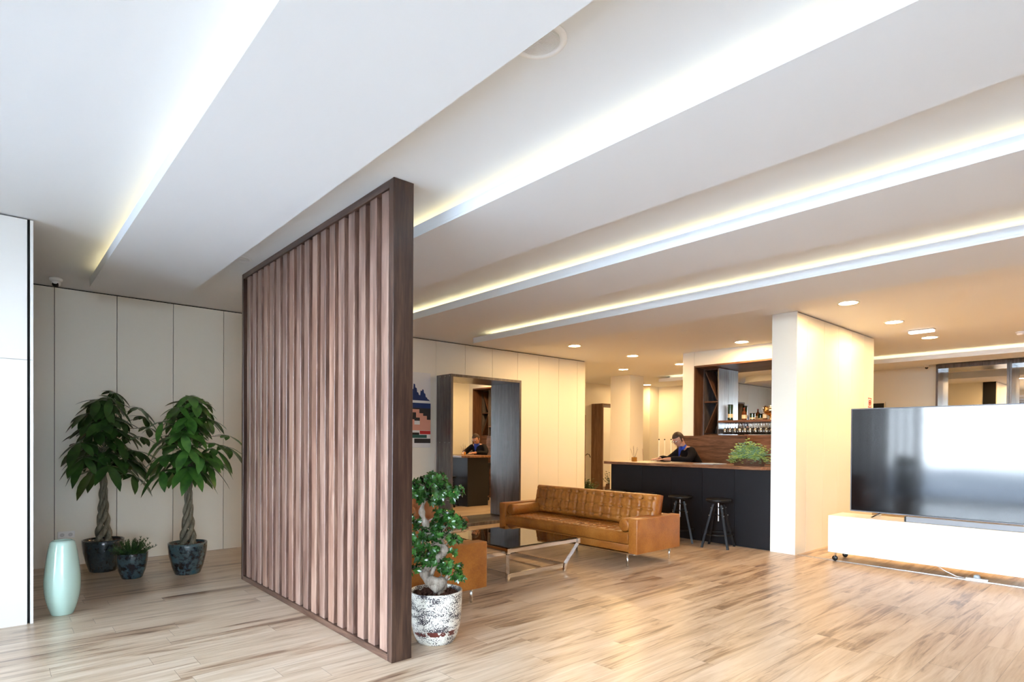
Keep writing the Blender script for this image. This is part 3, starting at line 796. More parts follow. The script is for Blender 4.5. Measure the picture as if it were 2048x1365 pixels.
# ------------------------------------------------------------------ coffee table
t = thing('coffee_table', 'square glass coffee table on flat chrome bars in front of the sofa', 'coffee table', (4.19, 4.79, 0))
bc = [(-.40,-.455),(.40,-.455),(.40,.455),(-.40,.455)]
tp = [(-.495,-.56),(.495,-.56),(.495,.545),(-.495,.545)]
for k in range(4):
    (x0, y0), (x1, y1) = bc[k], bc[(k+1)%4]
    d = Vector((x1-x0, y1-y0, 0)).normalized()*.022
    b = NB(); bar(b, (x0+d.x, y0+d.y, .060), (x1-d.x, y1-d.y, .060), .012, .045); obj('lower_rail', b, m_chrome, t)
    (x0, y0), (x1, y1) = tp[k], tp[(k+1)%4]
    b = NB(); bar(b, (x0+d.x, y0+d.y, .328), (x1-d.x, y1-d.y, .332), .012, .032); obj('upper_rail', b, m_chrome, t)
    (x0, y0), (x1, y1) = bc[k], tp[k]
    b = NB(); bar(b, (x0, y0, .028), (x0+(x1-x0)*.06, y0+(y1-y0)*.06, .083), .033, .033)
    bar(b, (x0+(x1-x0)*.06, y0+(y1-y0)*.06, .083), (x1, y1, .303), .033, .033); bar(b, (x1, y1, .303), (x1, y1, .353), .036, .036)
    bar(b, (x0, y0, .001), (x0, y0, .028), .026, .026)
    obj('leg', b, m_chrome, t)
obj('glass_top', B(-.489, .489, -.554, .539, .3485, .3605, .002, 1), m_tglass, t)

# ------------------------------------------------------------------ lounge chair behind the table
t = thing('lounge_chair', 'low cognac leather lounge chair on crossed chrome legs behind the glass table', 'lounge chair', (3.98, 6.05, 0), radians(4))
Wc = .76
b = cushion(Wc, .62, .085, 5, 4, r=.03, depth=.015, puff=.008, res=.02)
xform(b, Matrix.Translation((0,-.03,.335)) @ Matrix.Rotation(radians(-6), 4, 'X')); obj('seat_cushion', b, m_leather2, t, True)
b = cushion(Wc, .46, .085, 5, 3, r=.03, depth=.015, puff=.008, res=.02)
xform(b, Matrix.Translation((0,.33,.52)) @ Matrix.Rotation(radians(68), 4, 'X')); obj('back_cushion', b, m_leather2, t, True)
for k in range(8):
    x = -.33 + .66*k/7
    b = NB(); box(b, x-.024, x+.024, -.35, .27, .318, .324); xform(b, Matrix.Translation((0,0,0))); obj('leather_strap', b, m_leather2, t)
for s in (-1, 1):
    b = NB()
    P = [(s*.355,-.36,.01),(s*.355,-.28,.10),(s*.355,-.08,.22),(s*.355,.14,.36),(s*.355,.30,.50),(s*.355,.42,.70)]
    Q = [(s*.355,-.35,.315),(s*.355,-.12,.30),(s*.355,.10,.26),(s*.355,.27,.15),(s*.355,.36,.01)]
    for R in (P, Q):
        for a, c in zip(R, R[1:]): bar(b, a, c, .012, .032)
    obj('crossed_leg', b, m_chrome, t)
for yy, zz in ((-.35,.312),(.27,.30)):
    b = NB(); bar(b, (-.355,yy,zz), (.355,yy,zz), .03, .012); obj('cross_bar', b, m_chrome, t)

# ------------------------------------------------------------------ bar
BX0, BY0, BY1 = 7.47, 3.436, 6.04
t = thing('bar_counter', 'long matte black bar front with a walnut top, running left from the partition', 'bar counter', (7.7, 4.74, 0))
b = NB(); ss = [BY0, 3.94, 4.42, 4.92, 5.44, BY1]
for a, c in zip(ss, ss[1:]): box(b, BX0-7.7, BX0+.02-7.7, a+.002-4.74, c-.002-4.74, .0, 1.03)
obj('front_panels', b, m_bar, t)
obj('end_panel', B(BX0+.021-7.7, 8.02-7.7, BY1-.022-4.74, BY1-.002-4.74, 0, 1.03), m_bar, t)
obj('carcass', B(BX0+.021-7.7, 8.00-7.7, BY0+.002-4.74, BY1-.024-4.74, 0, 1.03), m_bar, t)
poly = [(7.30,3.50),(7.44,3.436),(8.08,3.436),(8.08,6.17),(7.42,6.17),(7.30,6.05)]
b = NB(); prism(b, [(x-7.7, y-4.74) for x, y in poly], 1.031, 1.072); bmesh.ops.bevel(b, geom=b.edges[:], offset=.003, segments=1, affect='EDGES')
obj('countertop', b, m_counter, t)
CT = 1.0725

# bar stools
def make_stool():
    t = thing('bar_stool', '', 'bar stool', (0,0,0), 0, 'black bar stools along the bar')
    b = NB(); lathe(b, [(.002,.595),(.14,.595),(.155,.602),(.162,.615),(.160,.632),(.145,.638),(.002,.634)], 36, cap=False); obj('seat', b, m_black, t, True)
    b = NB(); pr = [(.010,.34)]
    z = .34
    while z < .585: pr += [(.0135, z+.003), (.010, z+.006)]; z += .006
    lathe(b, pr + [(.010,.594)], 12); obj('screw_spindle', b, m_steel, t, True)
    for k in range(4):
        a = pi/4 + k*pi/2
        b = NB(); p0 = Vector((.235*cos(a), .235*sin(a), .001)); p1 = Vector((.075*cos(a), .075*sin(a), .56))
        bar(b, p0, p1, .026, .034); lg = obj('leg', b, m_black, t)
        b = NB()
        for zz in (.42, .52):
            p = p0+(p1-p0)*(zz/.56); r = bmesh.ops.create_uvsphere(b, u_segments=8, v_segments=6, radius=.008)
            for v in r['verts']: v.co += p + Vector((cos(a), sin(a), 0))*.019
        obj('bolt', b, m_steel, lg, True)
    b = NB(); ring = [(.185*cos(x), .185*sin(x), .175) for x in [2*pi*k/36 for k in range(37)]]; tube(b, ring, .008, 8, cap=False); obj('foot_ring', b, m_steel if False else m_blackmetal, t, True)
    for zz, nm in ((.42,'lower_brace'), (.52,'upper_brace')):
        R = .075+(.235-.075)*(1-zz/.56)
        b = NB(); bar(b, (-R*.70,-R*.70,zz), (R*.70,R*.70,zz), .018, .012); bar(b, (-R*.70,R*.70,zz+.0125), (R*.70,-R*.70,zz+.0125), .018, .012); obj(nm, b, m_blackmetal, t)
    return t
st = make_stool(); st.location = (7.20, 4.02, 0); st.rotation_euler.z = radians(14)
st['label'] = 'black screw-spindle bar stool nearest the white partition, fully visible'
for (x, y, a, lab) in ((7.20,4.60,33,'black bar stool partly behind the right arm of the sofa'), (7.18,5.17,8,'black bar stool of which only the seat shows above the sofa back'), (7.20,5.74,50,'black bar stool at the left end of the bar, seat just above the sofa back')):
    dup(st, (x, y, 0), radians(a), lab, 'black bar stools along the bar')

# back counter with upstand
t = thing('back_counter', 'walnut back counter with a tall upstand behind the person', 'cabinet', (9.26, 5.32, 0))
obj('upstand', B(-.14, -.11, -.695, .58, 0, 1.492, .002, 1), m_walnut_y, t)
obj('carcass', B(-.109, .200, -.695, .58, 0, 1.40, .002, 1), m_walnut_y, t)
t = thing('sink_cabinet', 'low walnut work cabinet right of the tall upstand', 'cabinet', (9.20, 4.02, 0))
obj('carcass', B(-.20, .275, -.585, .585, 0, .90, .002, 1), m_walnut_y, t)
obj('worktop', B(-.22, .275, -.585, .585, .9005, .94, .003, 1), m_walnut_y, t)
tag(obj('steel_machine', B(-.13,.13,-.16,.16,0,.24,.012,2), m_steel, None, 'auto', loc=(9.18,3.90,.9405)), 'grey steel appliance behind the leafy planter at the right end of the bar', 'appliance')
# walnut niche: liner, racks, mirror, shelf
t = thing('bar_niche', 'walnut lined wall niche with wine racks and a mirror behind the bar', 'wall niche', (9.48, (NY0+NY1)/2, NZ0))
cy_ = (NY0+NY1)/2; e = .0008; HN = NZ1-NZ0; HY = (NY1-NY0)/2-G/2
obj('side_lining', B(-.012, .645, HY-.022, HY-e, e, HN-e), m_walnut, t)
obj('side_lining', B(-.012, .645, -HY+e, -HY+.022, e, HN-e), m_walnut, t)
obj('top_lining', B(-.012, .645, -HY+.0225, HY-.0225, HN-.03, HN-e), m_walnut_y, t)
obj('bottom_lining', B(.0, .645, -HY+.0225, HY-.0225, e, .03), m_walnut_y, t)
obj('mirror_pane', B(.62, .632, -HY+.0225, HY-.0225, .031, HN-.031), m_mirror, t)
RX0 = 9.75-9.48
obj('lower_back_panel', B(.26, .28, -HY+.0225, HY-.0225, .031, 1.51-NZ0), m_walnut_y, t)
def rack(y0, y1, zb=1.512, zt=2.71, flip=1):
    z0, z1 = zb-NZ0, zt-NZ0; th = .02
    rk = obj('wine_rack', box(box(NB(), RX0, .619, y0, y0+th, z0, z1), RX0, .619, y1-th, y1, z0, z1), m_portal, t)
    b = box(NB(), RX0+.001, .619, y0+th, y1-th, z0, z0+th); box(b, RX0+.001, .619, y0+th, y1-th, z1-th, z1); box(b, RX0+.001, .60, y0+th, y1-th, (z0+z1)/2-.012, (z0+z1)/2+.012); obj('rack_shelf', b, m_walnut, rk)
    obj('rack_back', B(.600, .612, y0+th, y1-th, z0+th, z1-th), m_black, rk)
    zm = (z0+z1)/2; ya, yb = (y0+th+.012, y1-th-.012)
    if flip < 0: ya, yb = yb, ya
    b = NB(); bar(b, (.44, yb, z1-th-.02), (.44, ya, zm+.03), .32, .016); bar(b, (.44, ya, zm-.03), (.44, yb, z0+th+.02), .32, .016)
    obj('diagonal_divider', b, m_walnut, rk)
    return rk
rack(5.46-cy_, 5.765-cy_); rack(-5.765+cy_, -5.46+cy_, flip=-1)
obj('glass_shelf_board', B(RX0-.01, .58, -5.765+cy_+.3055, 5.46-cy_-.0005, 1.735-NZ0, 1.772-NZ0, .002, 1), m_walnut_y, t)
SH = 1.7725
# hanging wine glasses
def make_glass():
    t = thing('wine_glass', '', 'wine glass', (0,0,0), 0, 'stemware hanging under the bar shelf')
    b = NB(); lathe(b, [(.002,-.001),(.032,-.001),(.033,-.003),(.005,-.008),(.0035,-.02),(.0035,-.085),(.006,-.092)], 14, cap=False); obj('stem', b, m_gl, t, True)
    b = NB(); lathe(b, [(.006,-.092),(.024,-.108),(.035,-.135),(.037,-.16),(.030,-.205),(.0288,-.205),(.0355,-.16),(.0335,-.136),(.022,-.110),(.002,-.096)], 16, cap=False); obj('bowl', b, m_gl, t, True)
    return t
random.seed(9)
rail = NB()
g0 = make_glass(); first = True
cols = [5.36-.094*k for k in range(17)]
rows = (9.80, 9.90, 10.0)
for i, y in enumerate(cols):
    for j, x in enumerate(rows):
        if y < 3.98: continue
        pos = (x, y, 1.7345)
        lab = 'clear wine glass hanging upside down under the walnut bar shelf'
        if first: g0.location = pos; g0['label'] = lab; first = False
        else: dup(g0, pos, 0, lab, 'stemware hanging under the bar shelf')
# bottles and boxes on the shelf
def bottle(x, y, z, r, h, mat, label_mat, label, cat='bottle', neck=.35, cap=None, grp=None):
    t = thing('liquor_bottle', label, cat, (x, y, z), 0, grp)
    b = NB(); lathe(b, [(.002,0),(r*.95,0),(r,.006),(r,h*.55),(r*.9,h*.64),(r*neck*1.1,h*.74),(r*neck,h*.78),(r*neck,h*.93)], 20, cap=False); obj('glass_body', b, mat, t, True)
    b = NB(); lathe(b, [(r*1.012,h*.12),(r*1.012,h*.42)], 20, cap=False); obj('label', b, label_mat, t, True)
    b = NB(); lathe(b, [(r*neck*1.15,h*.931),(r*neck*1.15,h)], 14); obj('cap', b, cap or m_black, t, True)
    return t
m_amber = pmat('amber_glass', (.10,.025,.006), .08, coat=.5); m_green = pmat('dark_green_glass', (.012,.035,.018), .08, coat=.5)
m_cream = pmat('cream_label', (.70,.58,.38), .6); m_cap = pmat('red_cap', (.25,.03,.02), .4)
def tubebox(x, y, h, label, mat=m_green):
    t = thing('bottle_tube', label, 'bottle tube', (x, y, SH), 0)
    b = NB(); lathe(b, [(.002,0),(.045,0),(.045,h*.10),(.045,h)], 22, cap=False); lathe(b, [(.045,h),(.002,h+.001)], 22, cap=False); obj('tube_body', b, mat, t, True)
    b = NB(); lathe(b, [(.0457,h*.18),(.0457,h*.42)], 22, cap=False); obj('cream_label_band', b, m_cream, t, True)
    b = NB(); lathe(b, [(.047,h+.0005),(.047,h+.012),(.002,h+.013)], 22); obj('lid', b, m_blackmetal, t, True)
tubebox(9.84, 5.28, .27, 'tall dark green bottle tube with a cream band, left end of the bar shelf')
bottle(9.85, 5.03, SH, .042, .215, m_amber, m_cream, 'squat amber bottle with a cream label and red cap on the bar shelf', cap=m_cap)
tubebox(9.95, 4.93, .11, 'short dark round tin with a cream band beside the amber bottle')
bottle(9.98, 4.72, SH, .040, .24, m_amber, m_cream, 'dark amber bottle just left of the metal trophy bowl')
# trophy bowl
t = thing('trophy_bowl', 'gold and silver metal trophy bowl with handles on the bar shelf', 'trophy', (9.86, 4.56, SH))
b = NB(); lathe(b, smoothprof([(.045,.0),(.043,.010),(.016,.022),(.014,.045),(.05,.07),(.10,.10),(.125,.15),(.118,.20),(.125,.215)],4), 32, cap=False); obj('bowl', b, m_gold, t, True)
for s in (-1, 1):
    b = NB(); tube(b, [(0,s*.118,.19),(0,s*.155,.20),(0,s*.165,.16),(0,s*.135,.115),(0,s*.108,.11)], .007, 8); obj('handle', b, m_steel, t, True)
b = NB(); lathe(b, [(.002,.212),(.04,.212),(.05,.17),(.045,.24),(.002,.25)], 20, cap=False); obj('inner_cup', b, m_steel, t, True)
bottle(9.90, 5.56, 1.533, .034, .20, pmat('smoky_glass', (.05,.05,.05), .05, coat=.5), m_black, 'small dark bottle standing in the lower compartment of the wine rack')

# leafy planter on the bar
random.seed(14)
t = thing('counter_planter', 'bushy yellow-green foliage in a brown woven basket on the bar counter', 'planter', (7.58, 3.80, CT))
b = NB()
for k in range(9):
    z = .004+k*.0105; ring = [(.085*cos(x)*(1+.02*k), .20*sin(x)*(1+.012*k), z+.003*sin(x*14+k*pi)) for x in [2*pi*q/56 for q in range(57)]]; tube(b, ring, .0062, 6, cap=False)
lathe(b, [(.002,.003),(.07,.003)], 12, cap=False)
obj('woven_basket', b, pmat('brown_wicker', (.12,.05,.025), .7), t, True)
b = NB(); bs = NB()
for k in range(330):
    y0 = random.uniform(-.17,.17); a = random.uniform(0, 2*pi); tl = random.uniform(.05,1.45); Ls = random.uniform(.12,.26)*(1-.25*abs(y0)/.17)
    p = Vector((random.uniform(-.05,.05), y0, .09)); d = Vector((cos(a)*sin(tl)*.75, sin(a)*sin(tl)*1.15, cos(tl)*1.1))
    pts = [p + d*(Ls*q/5) + Vector((0,0,-.09*(q/5)**2*sin(tl))) for q in range(6)]
    for q in pts: q.z = max(q.z, .03)
    tube(bs, pts, .0016, 4, cap=False)
    for q in range(1, 6):
        for s in range(4):
            an = s*pi/2 + q*.8
            e_ = Vector((cos(an), sin(an), .4)).normalized()
            leaf(b, pts[q], e_ + d*.4, Vector((0,0,1)), .029, .023, .05, n=3, ob=.55, mi=0 if k % 3 else 1)
obj('stems', bs, m_leafc, t)
obj('foliage', b, [m_leafy, leafmat('blue_green_leaf', (.22,.40,.24), (.46,.64,.40), .5, 20)], t)

# reed diffuser
m_juice = pmat('amber_oil_glass', (.75,.33,.04), .06, coat=.6, trans=.35)
t = thing('reed_diffuser', 'small amber glass reed diffuser on the left part of the bar counter', 'reed diffuser', (7.62, 5.70, CT))
obj('glass_jar', B(-.032, .032, -.032, .032, .001, .068, .006, 2), m_juice, t, 'auto')
b = NB(); lathe(b, [(.012,.0685),(.012,.082)], 14); obj('collar', b, m_steel, t, True)
m_reed = pmat('dark_reed', (.10,.05,.03), .6)
for k, (dx, dy, h) in enumerate(((.0,.075,.20),(.01,.03,.235),(-.02,.0,.25),(.01,-.05,.225),(-.02,-.085,.20))):
    b = NB(); tube(b, [(0,0,.03), (dx, dy, h)], .0016, 5); obj('reed', b, m_reed, t)
# slim poles behind the counter
for k, (px_x, px_y, h, lab) in enumerate(((12.4,9.08-.55,1.46,'slim white pole with a dark tip, leftmost of the three behind the bar'),(12.3,8.30,1.46,'slim white pole with a dark tip, middle one of the three behind the bar'),(12.2,8.05,1.46,'slim white pole with a dark tip, nearest the person'))):
    t = thing('slim_pole', lab, 'pole', (px_x, px_y, 0), 0, 'slim white poles')
    b = NB(); lathe(b, [(.09,0),(.09,.012),(.012,.02),(.011,h-.03)], 16); obj('pole_shaft', b, m_white, t, True)
    b = NB(); lathe(b, [(.013,h-.0295),(.018,h-.01),(.004,h)], 12); obj('tip', b, m_black, t, True)
tag(obj('incense_stick', tube(NB(), [(0,0,0),(.0,.018,.20)], .0018, 6), pmat('red_brown_stick', (.35,.10,.05), .6), None, loc=(7.72,5.60,CT+.002)), 'single thin reddish stick standing by the reed diffuser', 'stick')
# magazines, tablet
def magazine(x, y, a, z, mat, label):
    t = thing('magazine', label, 'magazine', (x, y, z), radians(a), 'magazines on the bar')
    obj('pages', B(-.10, .10, -.14, .14, .001, .007), m_white, t); obj('cover', B(-.102, .102, -.142, .142, .0071, .0082), mat, t)
magazine(7.60, 4.45, 10, CT, pmat('grey_blue_cover', (.25,.33,.42), .35), 'grey-blue magazine lying on the bar, under the paler one')
magazine(7.57, 4.30, -22, CT+.0085, pmat('pale_cover', (.62,.64,.66), .35), 'pale magazine lying across another magazine on the bar')
t = thing('tablet', 'thin dark tablet lying on the bar in front of the person', 'tablet', (7.70, 5.28, CT), radians(5))
obj('tablet_body', B(-.09, .09, -.13, .13, .001, .010, .003, 1), m_steel, t); obj('tablet_screen', B(-.085, .085, -.125, .125, .0101, .0112), m_screen, t)
# office chair behind the counter
t = thing('desk_chair', 'black desk chair whose curved backrest shows left of the person', 'desk chair', (8.55, 6.06, 0), radians(200))
b = NB(); lathe(b, [(.02,.06),(.02,.60)], 14); obj('column', b, m_blackmetal, t, True)
b = NB()
for k in range(5): a = 2*pi*k/5; bar(b, (.02*cos(a), .02*sin(a), .07), (.27*cos(a), .27*sin(a), .055), .03, .02); r = bmesh.ops.create_uvsphere(b, u_segments=10, v_segments=6, radius=.025); [setattr(v, 'co', v.co+Vector((.27*cos(a), .27*sin(a), .0255))) for v in r['verts']]
obj('star_base', b, m_blackmetal, t)
b = NB(); box(b, -.22, .22, -.22, .22, .601, .67, .03, 3); obj('seat', b, m_black, t, True)
b = NB()
prev = None
for k in range(13):
    a = radians(-48 + 96*k/12); row = []
    for q in range(7):
        z = .76 + .34*q/6; w_ = .26*sqrt(max(0, 1-((q-3)/4.2)**2)); rr = .30
        row.append(b.verts.new((.22*0+rr*sin(a)*w_/.26*1.0, .26-rr*(1-cos(a))*1.0, z)))
    if prev:
        for q in range(6): b.faces.new((prev[q], row[q], row[q+1], prev[q+1]))
    prev = row
bmesh.ops.solidify(b, geom=b.faces[:], thickness=.03); obj('backrest', b, m_black, t, True)
b = NB(); bar(b, (0,.18,.63), (0,.275,.80), .05, .02); obj('back_bracket', b, m_blackmetal, t)

# ------------------------------------------------------------------ person leaning over the counter
m_skin = pmat('skin', (.52,.27,.18), .5); m_jacket = pmat('black_jacket', (.006,.005,.007), .9, spec=.2)
m_shirt = pmat('blue_shirt', (.015,.06,.42), .6); m_trs = pmat('dark_trousers', (.015,.015,.02), .8); m_hair = pmat('brown_hair', (.045,.022,.012), .6)
def skinmesh(name, verts, edges, radii, mat, parent, root=0, sub=2, smooth=True):
    me = bpy.data.meshes.new(name); me.from_pydata([tuple(v) for v in verts], edges, [])
    o = bpy.data.objects.new(name, me); COL.objects.link(o); o.parent = parent; me.materials.append(mat)
    md = o.modifiers.new('skin', 'SKIN'); md.use_smooth_shade = True; md.branch_smoothing = .3
    for i, r in enumerate(radii):
        sv = me.skin_vertices[0].data[i]; sv.radius = r if isinstance(r, tuple) else (r, r)
    me.skin_vertices[0].data[root].use_root = True
    s = o.modifiers.new('sub', 'SUBSURF'); s.levels = sub; s.render_levels = sub
    return o
t = thing('person', 'person in a black jacket and blue shirt leaning over papers behind the bar', 'person', (8.46, 5.20, 0), radians(-24))
V = []; E = []; R_ = []
def av(p, r, link=None):
    V.append(p); R_.append(r); i = len(V)-1
    if link is not None: E.append((link, i))
    return i
hip = av((.12,0,.90), (.15,.11)); sp1 = av((.06,0,1.02), (.145,.10), hip); sp2 = av((-.02,0,1.14), (.15,.10), sp1); ch = av((-.09,0,1.235), (.15,.10), sp2)
nk = av((-.14,0,1.30), .055, ch); nk2 = av((-.175,.01,1.345), .052, nk); hd = av((-.205,.015,1.40), .07, nk2)
for s in (-1, 1):
    th = av((.12,s*.09,.82), .085, hip); kn = av((.10,s*.11,.48), .058, th); cf = av((.14,s*.115,.28), .052, kn); an = av((.14,s*.12,.09), .036, cf); ft = av((.05,s*.125,.04), .035, an); av((-.06,s*.135,.03), .026, ft)
    sh = av((-.10,s*.155,1.255), .055, ch); ua = av((-.16,s*.235,1.16), .048, sh); el = av((-.26,s*.27,1.09), .040, ua); fa = av((-.40,s*.20,1.115), .036, el); wr = av((-.52,s*.13,1.115), .026, fa)
    pm = av((-.57,s*.11,1.112), (.030,.017), wr); pk = av((-.60,s*.10,1.110), (.034,.014), pm)
    for q in range(4):
        yo = s*(.10-.036+.021*q)
        k1 = av((-.632-.006*(q in (1,2)), yo*.96, 1.107), .0085, pk); k2 = av((-.655-.010*(q in (1,2)), yo*.93, 1.099), .008, k1); av((-.668-.012*(q in (1,2)), yo*.90, 1.091), .007, k2)
    t1 = av((-.585,s*.060,1.108), .010, pm); t2 = av((-.610,s*.042,1.103), .009, t1); av((-.630,s*.034,1.099), .008, t2)
skinmesh('body', V, E, R_, m_skin, t)
# head (child), bowed towards the counter
b = NB()
r = bmesh.ops.create_uvsphere(b, u_segments=32, v_segments=24, radius=1)
for v in b.verts:
    x, y, z = v.co
    x2, y2, z2 = x*.098, y*.076, z*.118
    if z < 0: x2 *= 1-.10*(-z); y2 *= 1-.30*(-z)**1.3
    if x < -.4 and z < .35:  # face plane
        x2 = x2*.97
        if abs(y) < .20 and -.38 < z < .12: x2 -= .022*(1-abs(y)/.20)*(1-abs(z+.18)/.30) if abs(z+.18) < .30 else 0  # nose
        if .10 < abs(y) < .48 and abs(z-.08) < .11: x2 += .008                         # eye sockets
        if abs(y) < .30 and abs(z+.52) < .05: x2 -= .004
        if abs(y) < .30 and abs(z+.60) < .03: x2 += .004
        if abs(y) < .25 and z < -.75: x2 -= .006
    v.co = Vector((x2, y2, z2))
for s in (-1, 1):
    q = bmesh.ops.create_uvsphere(b, u_segments=10, v_segments=8, radius=1)
    for v in q['verts']: v.co = Vector((v.co.x*.018+.010, v.co.y*.008+s*.078, v.co.z*.030-.008))
HM = Matrix.Translation((-.235,.02,1.425)) @ Matrix.Rotation(radians(10), 4, 'Z') @ Matrix.Rotation(radians(-32), 4, 'Y')
xform(b, HM); hdo = obj('head', b, m_skin, t, True)
b = NB()
for s in (-1, 1):
    q = bmesh.ops.create_uvsphere(b, u_segments=10, v_segments=8, radius=.011)
    for v in q['verts']: v.co += Vector((-.083, s*.030, .010))
xform(b, HM); obj('eye', b, m_white, hdo, True)
b = NB(); 
for s in (-1, 1): tube(b, [Vector((-.098, s*.031, .006)) + Vector((0, .022*cos(a), .016*sin(a))) for a in [2*pi*k/16 for k in range(17)]], .0018, 5, cap=False); tube(b, [(-.098,s*.053,.008),(-.01,s*.079,.010)], .0018, 5)
tube(b, [(-.100,-.009,.008),(-.100,.009,.008)], .0018, 5); xform(b, HM); obj('glasses', b, m_black, hdo, True)
b = NB(); tube(b, [(-.093,-.022,-.062),(-.0975,-.008,-.060),(-.0975,.008,-.060),(-.093,.022,-.062)], [.001,.0035,.0035,.001], 6); xform(b, HM); obj('lips', b, pmat('lips', (.42,.14,.11), .5), hdo, True)
b = NB(); bmesh.ops.create_uvsphere(b, u_segments=32, v_segments=24, radius=1)
dl = []
for v in b.verts:
    x, y, z = v.co
    if (x < -.35 and z < .45) or z < -.35: dl.append(v)
    n_ = .002*sin(x*31)*sin(y*29+z*23)
    v.co = Vector((x*.106+.002, y*.084, z*.127)) * (1+n_*8)
bmesh.ops.delete(b, geom=dl, context='VERTS'); bmesh.ops.solidify(b, geom=b.faces[:], thickness=.006); xform(b, HM); obj('hair', b, m_hair, t, True)
# clothes
J = []; JE = []; JR = []
def jv(p, r, l=None):
    J.append(p); JR.append(r); i = len(J)-1
    if l is not None: JE.append((l, i))
    return i
a0 = jv((.12,0,.86), (.175,.135)); a1 = jv((.06,0,1.02), (.175,.125), a0); a2 = jv((-.02,0,1.14), (.18,.125), a1); a3 = jv((-.085,0,1.235), (.175,.115), a2); a4 = jv((-.115,0,1.275), (.09,.075), a3)
for s in (-1, 1):
    q1 = jv((-.10,s*.16,1.25), .075, a3); q2 = jv((-.16,s*.24,1.16), .066, q1); q3 = jv((-.26,s*.275,1.095), .056, q2); q4 = jv((-.40,s*.20,1.117), .050, q3); jv((-.49,s*.145,1.117), .042, q4)
skinmesh('jacket', J, JE, JR, m_jacket, t)
TJ = []; TE = []; TR = []
def tv_(p, r, l=None):
    TJ.append(p); TR.append(r); i = len(TJ)-1
    if l is not None: TE.append((l, i))
    return i
c0 = tv_((.12,0,.88), (.16,.12))
for s in (-1, 1): c1 = tv_((.12,s*.09,.80), .098, c0); c2 = tv_((.10,s*.11,.48), .072, c1); c3 = tv_((.14,s*.115,.28), .066, c2); tv_((.14,s*.12,.09), .055, c3)
skinmesh('trousers', TJ, TE, TR, m_trs, t)
for s in (-1, 1):
    b = NB(); box(b, -.10, .18, s*.13-.045, s*.13+.045, .001, .085, .03, 3); obj('shoe', b, m_black, t, True)
b = NB(); lathe(b, [(.060,.0),(.066,.012),(.062,.040),(.056,.046),(.050,.040)], 24, cap=False)
xform(b, Matrix.Translation((-.150,.003,1.285)) @ Matrix.Rotation(radians(-38), 4, 'Y')); obj('shirt_collar', b, m_shirt, t, True)
b = NB(); prev = None
for k in range(9):
    u = k/8; w_ = .050*(1-u)+.006
    cx_ = -.205-.035*u**.5; cz_ = 1.315-.175*u
    row = [b.verts.new((cx_ - .012*cos(a) + .010, w_*sin(a), cz_)) for a in [radians(-80+160*q/6) for q in range(7)]]
    if prev:
        for q in range(6): b.faces.new((prev[q], prev[q+1], row[q+1], row[q]))
    prev = row
bmesh.ops.solidify(b, geom=b.faces[:], thickness=.02); obj('shirt_front', b, m_shirt, t, True)
# papers in the person's hands
tag(obj('paper_sheet', B(-.105, .105, -.15, .15, 0, .002), m_white, None, loc=(7.86,5.15,CT+.0005)), 'white sheets of paper on the bar under the hands of the person', 'paper')

# ------------------------------------------------------------------ background left of the bar
random.seed(31)
t = pp = thing('potted_plant', 'small dark leafy plant in a woven pot in front of the far brown frame', 'potted plant', (12.35, 9.98, 0), 0, 'small dark plants left of the bar')
b = NB(); lathe(b, smoothprof([(.11,.0),(.15,.05),(.16,.15),(.14,.24),(.145,.26)],3)+[(.13,.26),(.12,.2),(.002,.2)], 24, cap=False); obj('pot', b, pmat('brown_woven_pot', (.14,.07,.04), .7), t, True)
b = NB()
for k in range(46):
    a = random.uniform(0, 2*pi); tl = random.uniform(0,.9); Ls = random.uniform(.18,.42); p = Vector((0,0,.2)); d = Vector((cos(a)*sin(tl), sin(a)*sin(tl), cos(tl)))
    tube(b, [p, p+d*Ls], .003, 4)
    for q in range(4):
        an = random.uniform(0, 6.28); leaf(b, p+d*Ls*(.5+.16*q), Vector((cos(an), sin(an), .5)), Vector((0,0,1)), .09, .05, .2)
obj('foliage', b, m_leaf, t)
t = thing('coat_stand', 'thin dark upright stand at the end of the cream wall, beyond the sofa', 'coat stand', (10.08, 8.91, 0))
b = NB(); lathe(b, [(.16,0),(.16,.02),(.02,.03),(.018,1.98),(.004,2.0)], 20); obj('pole', b, m_walnut, t, True)
b = NB(); tube(b, [(0,0,1.05),(.03,-.04,1.10),(.07,-.07,1.09),(.09,-.09,1.02)], .009, 8); obj('hook', b, m_blackmetal, t, True)
dup(pp, (9.66, 8.47, 0), 1.3, 'small dark leafy plant beside the thin dark stand at the end of the cream wall', 'small dark plants left of the bar')
# far wall: dark door, mirror bays
t = thing('dark_wall_screen', 'black rectangular panel in a pale frame on the far wall above the television', 'wall panel', (14.79, 4.75, 1.0))
obj('panel', B(-.03, 0, -.43, .43, 0, 1.27), m_black, t); obj('pale_frame', box(B(-.035, 0, -.455, -.431, 0, 1.30), -.035, 0, -.43, .43, 1.271, 1.30), m_wall, t)
def bay(y0, y1, label):
    t = thing('mirror_bay', label, 'mirror', (14.79, (y0+y1)/2, 0), 0); h = (y1-y0)/2
    obj('side_board', B(-.42, 0, h-.035, h, 0, 2.985), m_portal, t); obj('side_board', B(-.42, 0, -h, -h+.035, 0, 2.985), m_portal, t)
    obj('top_board', B(-.42, 0, -h+.0355, h-.0355, 2.90, 2.985), m_portal, t); obj('base_board', B(-.42, 0, -h+.0355, h-.0355, 0, .06), m_portal, t)
    obj('mirror_pane', B(-.014, -.002, -h+.0355, h-.0355, .061, 2.899), m_mirror, t)
bay(2.135, 3.285, 'dark framed tall mirror on the far wall, left one of the two above the television')
bay(.975, 2.130, 'dark framed tall mirror on the far wall, cut by the right edge')
